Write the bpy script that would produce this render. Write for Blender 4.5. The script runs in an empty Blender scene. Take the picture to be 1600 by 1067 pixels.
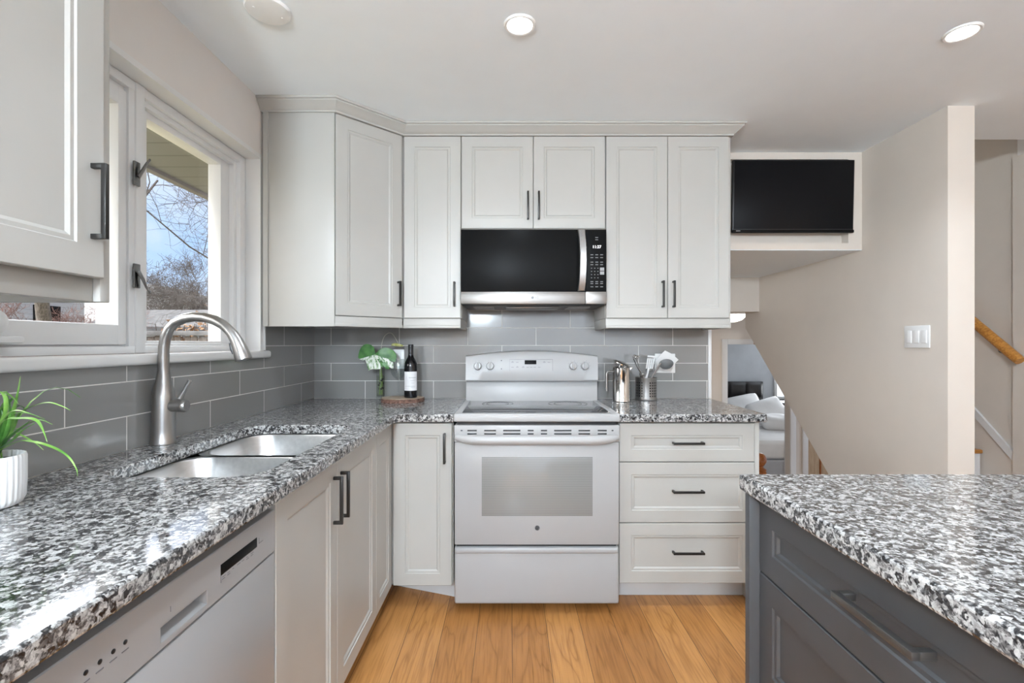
import bpy, bmesh, math, random
from mathutils import Vector, Matrix
PI = math.pi
R = math.radians
scene = bpy.context.scene
COL = scene.collection
random.seed(7)

# ------------------------------------------------------------------ camera
CAMZ = 1.241
cd = bpy.data.cameras.new('camera')
cd.sensor_width = 36.0
cd.lens = 750.0 / 1600.0 * 36.0
cd.shift_x = 3.0 / 1600.0
cd.shift_y = 3.5 / 1600.0
cd.clip_start = 0.02
cam = bpy.data.objects.new('camera', cd)
COL.objects.link(cam)
cam.location = (0, 0, CAMZ)
cam.rotation_euler = (R(90), 0, 0)
scene.camera = cam

# ------------------------------------------------------------------ world
w = bpy.data.worlds.new('sky')
scene.world = w
w.use_nodes = True
nt = w.node_tree
nt.nodes.clear()
o = nt.nodes.new('ShaderNodeOutputWorld')
bg = nt.nodes.new('ShaderNodeBackground')
tc = nt.nodes.new('ShaderNodeTexCoord')
sep = nt.nodes.new('ShaderNodeSeparateXYZ')
rp = nt.nodes.new('ShaderNodeValToRGB')
rp.color_ramp.elements[0].position = 0.0
rp.color_ramp.elements[0].color = (0.74, 0.80, 0.90, 1)
rp.color_ramp.elements[1].position = 0.32
rp.color_ramp.elements[1].color = (0.27, 0.49, 0.88, 1)
e = rp.color_ramp.elements.new(0.12)
e.color = (0.45, 0.64, 0.93, 1)
nz = nt.nodes.new('ShaderNodeTexNoise')
nz.inputs['Scale'].default_value = 3.2
nz.inputs['Detail'].default_value = 6
cr = nt.nodes.new('ShaderNodeValToRGB')
cr.color_ramp.elements[0].position = 0.52
cr.color_ramp.elements[1].position = 0.72
mx = nt.nodes.new('ShaderNodeMix')
mx.data_type = 'RGBA'
mx.inputs[7].default_value = (0.92, 0.93, 0.96, 1)
nt.links.new(tc.outputs['Generated'], sep.inputs[0])
nt.links.new(tc.outputs['Generated'], nz.inputs['Vector'])
nt.links.new(sep.outputs['Z'], rp.inputs[0])
nt.links.new(nz.outputs['Fac'], cr.inputs[0])
nt.links.new(cr.outputs[0], mx.inputs[0])
nt.links.new(rp.outputs[0], mx.inputs[6])
nt.links.new(mx.outputs[2], bg.inputs['Color'])
# hazy bright part of the sky around the sun, beside and above the house
vd = nt.nodes.new('ShaderNodeVectorMath'); vd.operation = 'DOT_PRODUCT'
vd.inputs[1].default_value = Vector((-0.88, -0.38, 0.30)).normalized()
nt.links.new(tc.outputs['Generated'], vd.inputs[0])
gm = nt.nodes.new('ShaderNodeMapRange')
gm.interpolation_type = 'SMOOTHSTEP'
gm.inputs[1].default_value = 0.50
gm.inputs[2].default_value = 0.95
gm.inputs[3].default_value = 0.86
gm.inputs[4].default_value = 5.0
nt.links.new(vd.outputs['Value'], gm.inputs[0])
em = nt.nodes.new('ShaderNodeMapRange')
em.interpolation_type = 'SMOOTHSTEP'
em.inputs[1].default_value = 0.265
em.inputs[2].default_value = 0.36
em.inputs[3].default_value = 0.0
em.inputs[4].default_value = 6.0
nt.links.new(sep.outputs['Z'], em.inputs[0])
sm = nt.nodes.new('ShaderNodeMath')
sm.operation = 'ADD'
nt.links.new(gm.outputs[0], sm.inputs[0])
wx = nt.nodes.new('ShaderNodeMapRange')      # only on the window side of the house
wx.interpolation_type = 'SMOOTHSTEP'
wx.inputs[1].default_value = -0.15
wx.inputs[2].default_value = -0.50
nt.links.new(sep.outputs['X'], wx.inputs[0])
wy = nt.nodes.new('ShaderNodeMath')
wy.operation = 'MULTIPLY'
nt.links.new(em.outputs[0], wy.inputs[0])
nt.links.new(wx.outputs[0], wy.inputs[1])
nt.links.new(wy.outputs[0], sm.inputs[1])
nt.links.new(sm.outputs[0], bg.inputs['Strength'])
gw = nt.nodes.new('ShaderNodeMapRange')
gw.inputs[1].default_value = 0.5
gw.inputs[2].default_value = 0.8
nt.links.new(vd.outputs['Value'], gw.inputs[0])
gx = nt.nodes.new('ShaderNodeMix')
gx.data_type = 'RGBA'
gx.inputs[7].default_value = (0.80, 0.80, 0.80, 1)
ew = nt.nodes.new('ShaderNodeMapRange')
ew.inputs[1].default_value = 0.27
ew.inputs[2].default_value = 0.40
nt.links.new(sep.outputs['Z'], ew.inputs[0])
wm = nt.nodes.new('ShaderNodeMath')
wm.operation = 'MAXIMUM'
nt.links.new(gw.outputs[0], wm.inputs[0])
nt.links.new(ew.outputs[0], wm.inputs[1])
nt.links.new(wm.outputs[0], gx.inputs[0])
nt.links.new(mx.outputs[2], gx.inputs[6])
nt.links.new(gx.outputs[2], bg.inputs['Color'])
nt.links.new(bg.outputs[0], o.inputs[0])

# ------------------------------------------------------------------ sun and large lights
sd = bpy.data.lights.new('sun', 'SUN')
sd.energy = 0.25
sd.angle = R(2)
sd.color = (1.0, 0.95, 0.88)
sun = bpy.data.objects.new('sun', sd)
COL.objects.link(sun)
sun.rotation_euler = Vector((0.40, 0.46, -0.79)).to_track_quat('-Z', 'Y').to_euler()

def area(name, loc, rot, sx, sy, power, color=(1, 1, 1), spread=180):
    d = bpy.data.lights.new(name, 'AREA')
    d.shape = 'RECTANGLE'
    d.size, d.size_y = sx, sy
    d.energy = power
    d.color = color
    d.spread = R(spread)
    ob = bpy.data.objects.new(name, d)
    COL.objects.link(ob)
    ob.location = loc
    ob.rotation_euler = rot
    return ob

# fill light set at the patio door added behind the camera
area('patio_door_fill', (1.3, -3.92, 1.25), (R(90), 0, 0), 3.2, 2.1, 26, (0.86, 0.95, 1.05))

vs = scene.view_settings
vs.view_transform = 'Standard'
vs.look = 'None'
vs.gamma = 1.0
vs.use_curve_mapping = False
vs.exposure = 0.60

# ------------------------------------------------------------------ materials
def s2l(c):
    return tuple(((v / 255.0) / 12.92 if v / 255.0 <= 0.04045 else ((v / 255.0 + 0.055) / 1.055) ** 2.4) for v in c)

class NT:
    def __init__(self, name):
        self.m = bpy.data.materials.new(name)
        self.m.use_nodes = True
        self.t = self.m.node_tree
        self.b = self.t.nodes['Principled BSDF']
    def n(self, typ, **kw):
        x = self.t.nodes.new(typ)
        for k, v in kw.items():
            setattr(x, k, v)
        return x
    def l(self, a, b):
        self.t.links.new(a, b)
    def ramp(self, stops, interp='LINEAR'):
        x = self.n('ShaderNodeValToRGB')
        cr = x.color_ramp
        cr.interpolation = interp
        while len(cr.elements) < len(stops):
            cr.elements.new(0.5)
        for el, (p, c) in zip(cr.elements, stops):
            el.position = p
            el.color = (*c, 1) if len(c) == 3 else c
        return x
    def coord(self, swz=None, off=(0, 0, 0), scale=(1, 1, 1), src='Object'):
        tc = self.n('ShaderNodeTexCoord')
        out = tc.outputs[src]
        if swz:
            s = self.n('ShaderNodeSeparateXYZ')
            c = self.n('ShaderNodeCombineXYZ')
            self.l(out, s.inputs[0])
            for i, ch in enumerate(swz):
                if ch in 'XYZ':
                    self.l(s.outputs[ch], c.inputs[i])
            out = c.outputs[0]
        mp = self.n('ShaderNodeMapping')
        mp.inputs['Location'].default_value = off
        mp.inputs['Scale'].default_value = scale
        self.l(out, mp.inputs[0])
        return mp.outputs[0]

def mat(name, col, rough=0.5, metal=0.0, var=0.03, vscale=8.0, bump=0.0, bscale=200.0, spec=0.5, coat=0.0, emit=None, estr=0.0, ior=None):
    """plain procedural material: base colour with a slight noise variation, optional bump."""
    k = NT(name)
    b = k.b
    b.inputs['Roughness'].default_value = rough
    b.inputs['Metallic'].default_value = metal
    b.inputs['Specular IOR Level'].default_value = spec
    if ior: b.inputs['IOR'].default_value = ior
    if coat:
        b.inputs['Coat Weight'].default_value = coat
        b.inputs['Coat Roughness'].default_value = 0.05
    co = k.coord()
    nz = k.n('ShaderNodeTexNoise')
    nz.inputs['Scale'].default_value = vscale
    nz.inputs['Detail'].default_value = 3
    k.l(co, nz.inputs['Vector'])
    rr = k.ramp([(0.3, tuple(c * (1 - var) for c in col)), (0.7, tuple(min(1, c * (1 + var)) for c in col))])
    k.l(nz.outputs['Fac'], rr.inputs[0])
    k.l(rr.outputs[0], b.inputs['Base Color'])
    if bump:
        n2 = k.n('ShaderNodeTexNoise')
        n2.inputs['Scale'].default_value = bscale
        k.l(co, n2.inputs['Vector'])
        bp = k.n('ShaderNodeBump')
        bp.inputs['Strength'].default_value = bump
        bp.inputs['Distance'].default_value = 0.002
        k.l(n2.outputs['Fac'], bp.inputs['Height'])
        k.l(bp.outputs[0], b.inputs['Normal'])
    if emit:
        b.inputs['Emission Color'].default_value = (*emit, 1)
        b.inputs['Emission Strength'].default_value = estr
    return k.m

def granite(name):
    k = NT(name)
    co = k.coord()
    nz = k.n('ShaderNodeTexNoise')
    nz.inputs['Scale'].default_value = 95
    nz.inputs['Detail'].default_value = 4
    k.l(co, nz.inputs['Vector'])
    mv = k.n('ShaderNodeVectorMath', operation='MULTIPLY_ADD')
    mv.inputs[1].default_value = (0.016, 0.016, 0.016)
    k.l(nz.outputs['Color'], mv.inputs[0])
    k.l(co, mv.inputs[2])
    def cells(scale, smooth):
        v = k.n('ShaderNodeTexVoronoi')
        v.feature = 'SMOOTH_F1'
        v.inputs['Smoothness'].default_value = smooth
        v.inputs['Scale'].default_value = scale
        k.l(mv.outputs[0], v.inputs['Vector'])
        sc = k.n('ShaderNodeSeparateColor')
        k.l(v.outputs['Color'], sc.inputs[0])
        return sc
    a, b = cells(150, 0.35), cells(330, 0.3)
    n2 = k.n('ShaderNodeTexNoise')
    n2.inputs['Scale'].default_value = 45
    n2.inputs['Detail'].default_value = 3
    k.l(co, n2.inputs['Vector'])
    def madd(src, m, add):
        x = k.n('ShaderNodeMath', operation='MULTIPLY_ADD')
        x.inputs[1].default_value = m
        x.inputs[2].default_value = add
        k.l(src, x.inputs[0])
        return x.outputs[0]
    def plus(p, q):
        x = k.n('ShaderNodeMath', operation='ADD')
        k.l(p, x.inputs[0])
        k.l(q, x.inputs[1])
        return x.outputs[0]
    f = plus(plus(madd(a.outputs[0], 0.72, 0.0), madd(b.outputs[1], 0.34, 0.0)), madd(n2.outputs['Fac'], 0.75, -0.40))
    r1 = k.ramp([(0.18, (0.016, 0.016, 0.018)), (0.33, (0.07, 0.068, 0.068)), (0.45, (0.165, 0.16, 0.158)),
                 (0.57, (0.29, 0.285, 0.278)), (0.72, (0.42, 0.415, 0.405)), (0.92, (0.54, 0.535, 0.525))])
    k.l(f, r1.inputs[0])
    k.l(r1.outputs[0], k.b.inputs['Base Color'])
    k.b.inputs['Roughness'].default_value = 0.07
    k.b.inputs['IOR'].default_value = 1.65
    return k.m

def tile(name, swz, off):
    k = NT(name)
    co = k.coord(swz, off)
    br = k.n('ShaderNodeTexBrick')
    br.offset = 0.5
    br.inputs['Scale'].default_value = 1.0
    br.inputs['Brick Width'].default_value = 0.4096
    br.inputs['Row Height'].default_value = 0.1058
    br.inputs['Mortar Size'].default_value = 0.0017
    br.inputs['Mortar Smooth'].default_value = 0.1
    br.inputs['Color1'].default_value = (0.236, 0.230, 0.222, 1)
    br.inputs['Color2'].default_value = (0.262, 0.256, 0.248, 1)
    br.inputs['Mortar'].default_value = (0.72, 0.70, 0.66, 1)
    k.l(co, br.inputs['Vector'])
    k.l(br.outputs['Color'], k.b.inputs['Base Color'])
    mr = k.n('ShaderNodeMapRange')
    mr.inputs[3].default_value = 0.13
    mr.inputs[4].default_value = 0.7
    k.l(br.outputs['Fac'], mr.inputs[0])
    k.l(mr.outputs[0], k.b.inputs['Roughness'])
    nz = k.n('ShaderNodeTexNoise')
    nz.inputs['Scale'].default_value = 9
    k.l(co, nz.inputs['Vector'])
    sb = k.n('ShaderNodeMath', operation='MULTIPLY_ADD')
    sb.inputs[1].default_value = -1.0
    k.l(br.outputs['Fac'], sb.inputs[0])
    sc = k.n('ShaderNodeMath', operation='MULTIPLY')
    sc.inputs[1].default_value = 0.5
    k.l(nz.outputs['Fac'], sc.inputs[0])
    k.l(sc.outputs[0], sb.inputs[2])
    bp = k.n('ShaderNodeBump')
    bp.inputs['Strength'].default_value = 0.5
    bp.inputs['Distance'].default_value = 0.0012
    k.l(sb.outputs[0], bp.inputs['Height'])
    k.l(bp.outputs[0], k.b.inputs['Normal'])
    k.b.inputs['IOR'].default_value = 1.6
    return k.m

def planks(name, c1, c2):
    k = NT(name)
    co = k.coord('YX', (0.35, 0.142, 0))
    br = k.n('ShaderNodeTexBrick')
    br.offset = 0.37
    br.offset_frequency = 3
    for key, v in (('Scale', 1.0), ('Brick Width', 1.9), ('Row Height', 0.1507), ('Mortar Size', 0.0012), ('Bias', 0.0)):
        br.inputs[key].default_value = v
    br.inputs['Color1'].default_value = (0, 0, 0, 1)
    br.inputs['Color2'].default_value = (1, 1, 1, 1)
    br.inputs['Mortar'].default_value = (0.5, 0.5, 0.5, 1)
    k.l(co, br.inputs['Vector'])
    # each plank has its own shade and its own piece of grain
    def noise(sx, sy, scale, detail, dist):
        g = k.n('ShaderNodeMapping')
        g.inputs['Scale'].default_value = (sx, sy, 1)
        k.l(co, g.inputs[0])
        ad = k.n('ShaderNodeVectorMath', operation='MULTIPLY_ADD')
        ad.inputs[1].default_value = (37, 53, 29)
        k.l(br.outputs['Color'], ad.inputs[0])
        k.l(g.outputs[0], ad.inputs[2])
        n = k.n('ShaderNodeTexNoise')
        n.inputs['Scale'].default_value = scale
        n.inputs['Detail'].default_value = detail
        n.inputs['Distortion'].default_value = dist
        k.l(ad.outputs[0], n.inputs['Vector'])
        return n.outputs['Fac']
    broad = noise(0.9, 5.5, 1.6, 2, 0.6)
    fr = k.n('ShaderNodeMath', operation='MULTIPLY')
    fr.inputs[1].default_value = 11.0
    k.l(broad, fr.inputs[0])
    pp = k.n('ShaderNodeMath', operation='PINGPONG')
    pp.inputs[1].default_value = 1.0
    k.l(fr.outputs[0], pp.inputs[0])
    fine = noise(3.0, 70.0, 2.0, 3, 0.2)
    base = k.ramp([(0.0, c1), (0.5, tuple((a + b) / 2 * 1.04 for a, b in zip(c1, c2))), (1.0, c2)])
    k.l(br.outputs['Color'], base.inputs[0])
    rings = k.ramp([(0.0, (0.76, 0.70, 0.60)), (0.22, (0.95, 0.94, 0.92)), (1.0, (1.05, 1.05, 1.05))])
    k.l(pp.outputs[0], rings.inputs[0])
    pores = k.ramp([(0.36, (0.82, 0.78, 0.70)), (0.50, (1.0, 1.0, 1.0)), (0.7, (1.05, 1.05, 1.04))])
    k.l(fine, pores.inputs[0])
    def mul(a, b):
        m = k.n('ShaderNodeMix', data_type='RGBA', blend_type='MULTIPLY')
        m.inputs[0].default_value = 1.0
        k.l(a, m.inputs[6])
        k.l(b, m.inputs[7])
        return m.outputs[2]
    wood = mul(mul(base.outputs[0], rings.outputs[0]), pores.outputs[0])
    seam = k.n('ShaderNodeMix', data_type='RGBA')
    seam.inputs[7].default_value = (0.11, 0.05, 0.018, 1)
    k.l(br.outputs['Fac'], seam.inputs[0])
    k.l(wood, seam.inputs[6])
    k.l(seam.outputs[2], k.b.inputs['Base Color'])
    k.b.inputs['Roughness'].default_value = 0.34
    bp = k.n('ShaderNodeBump')
    bp.inputs['Strength'].default_value = 0.25
    bp.inputs['Distance'].default_value = 0.001
    iv = k.n('ShaderNodeMath', operation='MULTIPLY')
    iv.inputs[1].default_value = -1
    k.l(br.outputs['Fac'], iv.inputs[0])
    k.l(iv.outputs[0], bp.inputs['Height'])
    k.l(bp.outputs[0], k.b.inputs['Normal'])
    return k.m

def brushed(name, col, rough, scale, metal=1.0, amt=0.05):
    k = NT(name)
    co = k.coord(scale=scale)
    nz = k.n('ShaderNodeTexNoise')
    nz.inputs['Scale'].default_value = 1.0
    nz.inputs['Detail'].default_value = 4
    k.l(co, nz.inputs['Vector'])
    mr = k.n('ShaderNodeMapRange')
    mr.inputs[3].default_value = max(0.02, rough - amt)
    mr.inputs[4].default_value = rough + amt
    k.l(nz.outputs['Fac'], mr.inputs[0])
    k.l(mr.outputs[0], k.b.inputs['Roughness'])
    rr = k.ramp([(0.3, tuple(c * 0.9 for c in col)), (0.7, tuple(min(1, c * 1.06) for c in col))])
    k.l(nz.outputs['Fac'], rr.inputs[0])
    k.l(rr.outputs[0], k.b.inputs['Base Color'])
    k.b.inputs['Metallic'].default_value = metal
    return k.m

def glass(name, tint=(1, 1, 1), base=0.04, edge=0.6, rough=0.0):
    k = NT(name)
    k.t.nodes.remove(k.b)
    out = [x for x in k.t.nodes if x.type == 'OUTPUT_MATERIAL'][0]
    tr = k.n('ShaderNodeBsdfTransparent')
    tr.inputs[0].default_value = (*tint, 1)
    gl = k.n('ShaderNodeBsdfGlossy')
    gl.inputs['Roughness'].default_value = rough
    lw = k.n('ShaderNodeLayerWeight')
    lw.inputs[0].default_value = 0.35
    pw = k.n('ShaderNodeMath', operation='POWER')
    pw.inputs[1].default_value = 2.5
    k.l(lw.outputs['Facing'], pw.inputs[0])
    ma = k.n('ShaderNodeMath', operation='MULTIPLY_ADD')
    ma.inputs[1].default_value = edge
    ma.inputs[2].default_value = base
    k.l(pw.outputs[0], ma.inputs[0])
    mx = k.n('ShaderNodeMixShader')
    k.l(ma.outputs[0], mx.inputs[0])
    k.l(tr.outputs[0], mx.inputs[1])
    k.l(gl.outputs[0], mx.inputs[2])
    k.l(mx.outputs[0], out.inputs[0])
    return k.m

def stripes(name, c1, c2, swz, period, rough=0.5, duty=0.5, bump=0.0, off=0.0):
    k = NT(name)
    co = k.coord(swz, (off, 0, 0))
    s = k.n('ShaderNodeSeparateXYZ')
    k.l(co, s.inputs[0])
    d = k.n('ShaderNodeMath', operation='DIVIDE')
    d.inputs[1].default_value = period
    k.l(s.outputs[0], d.inputs[0])
    fr = k.n('ShaderNodeMath', operation='FRACT')
    k.l(d.outputs[0], fr.inputs[0])
    rr = k.ramp([(0.0, c1), (duty, c1), (min(0.999, duty + 0.04), c2), (0.97, c2), (1.0, c1)])
    k.l(fr.outputs[0], rr.inputs[0])
    k.l(rr.outputs[0], k.b.inputs['Base Color'])
    k.b.inputs['Roughness'].default_value = rough
    if bump:
        bp = k.n('ShaderNodeBump')
        bp.inputs['Strength'].default_value = bump
        bp.inputs['Distance'].default_value = 0.01
        k.l(fr.outputs[0], bp.inputs['Height'])
        k.l(bp.outputs[0], k.b.inputs['Normal'])
    return k.m

def mottled(name, stops, scale, rough=0.6, stretch=(1, 1, 1), detail=4, bump=0.0):
    k = NT(name)
    co = k.coord(scale=stretch)
    nz = k.n('ShaderNodeTexNoise')
    nz.inputs['Scale'].default_value = scale
    nz.inputs['Detail'].default_value = detail
    k.l(co, nz.inputs['Vector'])
    rr = k.ramp(stops)
    k.l(nz.outputs['Fac'], rr.inputs[0])
    k.l(rr.outputs[0], k.b.inputs['Base Color'])
    k.b.inputs['Roughness'].default_value = rough
    if bump:
        bp = k.n('ShaderNodeBump')
        bp.inputs['Strength'].default_value = bump
        bp.inputs['Distance'].default_value = 0.01
        k.l(nz.outputs['Fac'], bp.inputs['Height'])
        k.l(bp.outputs[0], k.b.inputs['Normal'])
    return k.m

M = {}
M['cab'] = mat('cabinet_paint', (0.447, 0.437, 0.408), 0.38, var=0.012, bump=0.02, bscale=120)
M['rail'] = M['cab']
M['toe'] = mat('toe_kick', (0.62, 0.62, 0.62), 0.5)
M['dark_cab'] = mat('charcoal_paint', (0.045, 0.045, 0.047), 0.42, var=0.06, bump=0.02, bscale=120)
M['pull'] = mat('bronze_pull', (0.035, 0.033, 0.031), 0.36, metal=0.6, var=0.05)
M['pull_i'] = brushed('gunmetal_pull', (0.16, 0.155, 0.15), 0.38, (20, 300, 300), 0.9)
M['granite'] = granite('granite')
M['tile_b'] = tile('grey_glass_tile', 'XZ', (0.254 + 0.4096 * 6 - 0.0, -0.914 + 0.0009 + 0.1058 * 2, 0))
M['tile_l'] = tile('grey_glass_tile_side', 'YZ', (-2.288 + 0.2048 + 0.4096 * 6, -0.914 + 0.0009 + 0.1058 * 2, 0))
M['floor'] = planks('oak_planks', (0.34, 0.145, 0.040), (0.52, 0.25, 0.082))
M['wall'] = mat('wall_paint', (0.70, 0.635, 0.565), 0.62, var=0.012, bump=0.05, bscale=260)
M['wall_l'] = mat('wall_paint_window_light', (0.74, 0.70, 0.67), 0.62, var=0.012, bump=0.05, bscale=260)  # same wall paint, its colour shifted for how light falls on this side
M['ceil'] = mat('ceiling_paint', (0.875, 0.930, 0.970), 0.7, var=0.008, bump=0.04, bscale=200)
M['trim'] = mat('white_trim', (0.74, 0.735, 0.725), 0.35, var=0.01)
M['vinyl'] = mat('white_vinyl', (0.80, 0.80, 0.80), 0.30, var=0.01)
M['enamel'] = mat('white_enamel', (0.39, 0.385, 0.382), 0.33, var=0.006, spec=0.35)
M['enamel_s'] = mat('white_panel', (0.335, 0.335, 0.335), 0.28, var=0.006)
M['plastic'] = mat('white_plastic', (0.84, 0.84, 0.83), 0.3, var=0.01)
M['black'] = mat('black_plastic', (0.012, 0.012, 0.013), 0.35)
M['black_gloss'] = mat('black_glass', (0.008, 0.008, 0.008), 0.34, var=0.02, spec=0.05)
M['screen'] = mat('tv_screen', (0.006, 0.006, 0.007), 0.30, var=0.02, spec=0.12)
M['cooktop'] = mat('ceramic_glass', (0.035, 0.035, 0.037), 0.04, var=0.04, ior=1.7)
M['burner'] = mat('burner_ring', (0.075, 0.075, 0.078), 0.08)
M['steel'] = brushed('brushed_steel', (0.30, 0.285, 0.27), 0.36, (2, 300, 300))
M['steel_v'] = brushed('brushed_nickel', (0.42, 0.41, 0.40), 0.30, (60, 60, 4), amt=0.03)
M['steel_sink'] = brushed('sink_steel', (0.66, 0.66, 0.655), 0.30, (60, 4, 60), amt=0.03)
M['chrome'] = brushed('polished_steel', (0.72, 0.71, 0.69), 0.09, (10, 10, 10), amt=0.03)
M['dark_steel'] = brushed('dark_steel', (0.20, 0.20, 0.20), 0.3, (20, 20, 200))
M['pane'] = glass('window_glass', (1, 1, 1), 0.02, 0.4)
M['glass'] = glass('clear_glass', (0.96, 0.975, 0.975), 0.05, 0.5)
M['water'] = glass('vase_water', (0.90, 0.94, 0.86), 0.02, 0.15)
M['wine'] = mat('dark_bottle_glass', (0.006, 0.006, 0.007), 0.05, var=0.02)
M['foil'] = mat('bottle_foil', (0.03, 0.03, 0.032), 0.3, metal=0.3)
M['paper'] = mottled('label_paper', [(0.35, (0.68, 0.67, 0.68)), (0.6, (0.82, 0.81, 0.81))], 14, 0.6)
M['ink'] = mat('grey_ink', (0.16, 0.16, 0.17), 0.6)
M['ink_l'] = mat('pale_ink', (0.42, 0.42, 0.43), 0.6)
M['lamp'] = mat('lamp_lens', (1, 1, 1), 0.4, emit=(1.0, 0.97, 0.92), estr=6.0)
M['dome'] = mat('lamp_dome', (1, 1, 1), 0.4, emit=(1.0, 0.92, 0.80), estr=4.5)
M['digits'] = mat('clock_digits', (0.9, 0.9, 0.9), 0.4, emit=(1, 1, 1), estr=1.2)
M['keys'] = mat('key_print', (0.20, 0.20, 0.20), 0.5)
M['key_l'] = mat('key_grey', (0.34, 0.34, 0.34), 0.5)
M['oven_win'] = stripes('oven_window_pattern', (0.225, 0.222, 0.215), (0.285, 0.28, 0.272), 'Z', 0.0078, 0.10, 0.5)
M['pot'] = mat('white_ceramic', (0.80, 0.79, 0.78), 0.42, var=0.01)
M['soil'] = mat('soil', (0.03, 0.025, 0.02), 0.9, bump=0.4)
M['leaf'] = mottled('grass_leaf', [(0.35, (0.07, 0.20, 0.03)), (0.55, (0.20, 0.40, 0.07)), (0.7, (0.52, 0.66, 0.30))], 11, 0.4, (1, 1, 2.5))
M['leaf_d'] = mottled('grass_leaf_dark', [(0.35, (0.02, 0.10, 0.015)), (0.65, (0.10, 0.27, 0.04))], 14, 0.4, (1, 1, 2.5))
M['mon_d'] = mottled('monstera_green', [(0.35, (0.035, 0.13, 0.03)), (0.65, (0.09, 0.25, 0.06))], 30, 0.4)
M['mon_v'] = mottled('monstera_variegated', [(0.36, (0.08, 0.22, 0.06)), (0.47, (0.50, 0.60, 0.42)), (0.56, (0.78, 0.80, 0.74))], 55, 0.4, (2.2, 1, 0.8), 5)
M['stem'] = mat('green_stem', (0.16, 0.24, 0.06), 0.5)
M['stem_p'] = mat('pale_stem', (0.46, 0.44, 0.36), 0.5)
M['bud'] = mottled('yellow_bud', [(0.4, (0.45, 0.46, 0.12)), (0.6, (0.58, 0.57, 0.26))], 60, 0.5)
M['root'] = mat('dark_pebbles', (0.02, 0.02, 0.012), 0.5)
M['bark'] = mottled('bark_edge', [(0.35, (0.075, 0.035, 0.024)), (0.65, (0.20, 0.11, 0.08))], 60, 0.8, bump=0.6)
M['slice'] = mottled('wood_slice', [(0.35, (0.30, 0.21, 0.14)), (0.65, (0.52, 0.42, 0.32))], 30, 0.55)
M['silicone'] = mat('grey_silicone', (0.17, 0.17, 0.17), 0.5)
M['white_uten'] = mat('white_nylon', (0.82, 0.82, 0.81), 0.4)
M['oak'] = mottled('honey_oak', [(0.35, (0.36, 0.14, 0.025)), (0.65, (0.58, 0.27, 0.06))], 18, 0.3, (1, 6, 6))
M['oak_red'] = mottled('red_oak', [(0.35, (0.22, 0.06, 0.012)), (0.65, (0.36, 0.12, 0.03))], 22, 0.3, (6, 6, 1))
M['tan_door'] = mottled('tan_wood', [(0.35, (0.42, 0.30, 0.19)), (0.65, (0.52, 0.39, 0.26))], 9, 0.5, (8, 8, 0.8))
M['bed_wall'] = mat('bedroom_paint', (0.55, 0.57, 0.60), 0.7)
M['leather'] = mat('black_leather', (0.018, 0.016, 0.016), 0.35, var=0.1, bump=0.2, bscale=300)
M['linen'] = mat('white_linen', (0.80, 0.79, 0.79), 0.8, var=0.03, bump=0.3, bscale=40)
M['grey_linen'] = mat('grey_linen', (0.45, 0.46, 0.49), 0.8, var=0.04, bump=0.3, bscale=40)
M['blind'] = mat('lit_blind', (0.85, 0.86, 0.9), 0.6, emit=(0.85, 0.92, 1.0), estr=0.9)
M['carpet'] = mat('lower_floor', (0.35, 0.22, 0.12), 0.5)
M['soffit'] = stripes('soffit_vinyl', (0.17, 0.175, 0.165), (0.09, 0.09, 0.088), 'Y', 0.155, 0.5, 0.90, 0.4)
M['fascia'] = mat('fascia', (0.16, 0.15, 0.145), 0.5)
M['brick'] = mottled('brick', [(0.4, (0.10, 0.065, 0.055)), (0.6, (0.17, 0.12, 0.10))], 30, 0.9)
M['barkt'] = mottled('tree_bark', [(0.4, (0.10, 0.085, 0.075)), (0.6, (0.19, 0.165, 0.15))], 14, 0.9, (3, 3, 1), bump=0.6)
M['twig'] = mat('twig', (0.085, 0.068, 0.06), 0.8)
M['twig_r'] = mat('reddish_twig', (0.20, 0.115, 0.10), 0.8)
M['lawn'] = mottled('winter_lawn', [(0.35, (0.20, 0.17, 0.09)), (0.65, (0.33, 0.30, 0.16))], 3, 0.9)
M['fence'] = mottled('weathered_fence', [(0.35, (0.11, 0.085, 0.07)), (0.65, (0.22, 0.19, 0.165))], 9, 0.85, (12, 12, 0.8))
M['fence_cap'] = mottled('grey_fence_cap', [(0.35, (0.16, 0.16, 0.165)), (0.65, (0.24, 0.24, 0.245))], 5, 0.85)
M['shingle'] = mottled('grey_shingles', [(0.35, (0.07, 0.07, 0.075)), (0.65, (0.13, 0.13, 0.135))], 5, 0.9)
M['siding'] = stripes('white_siding', (0.50, 0.50, 0.53), (0.34, 0.34, 0.38), 'Z', 0.16, 0.6, 0.86)
M['siding_g'] = stripes('grey_siding', (0.40, 0.41, 0.43), (0.28, 0.29, 0.31), 'Z', 0.16, 0.6, 0.86)
M['leafpile'] = mottled('brown_leaves', [(0.35, (0.22, 0.11, 0.05)), (0.65, (0.42, 0.26, 0.14))], 12, 0.9)

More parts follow.
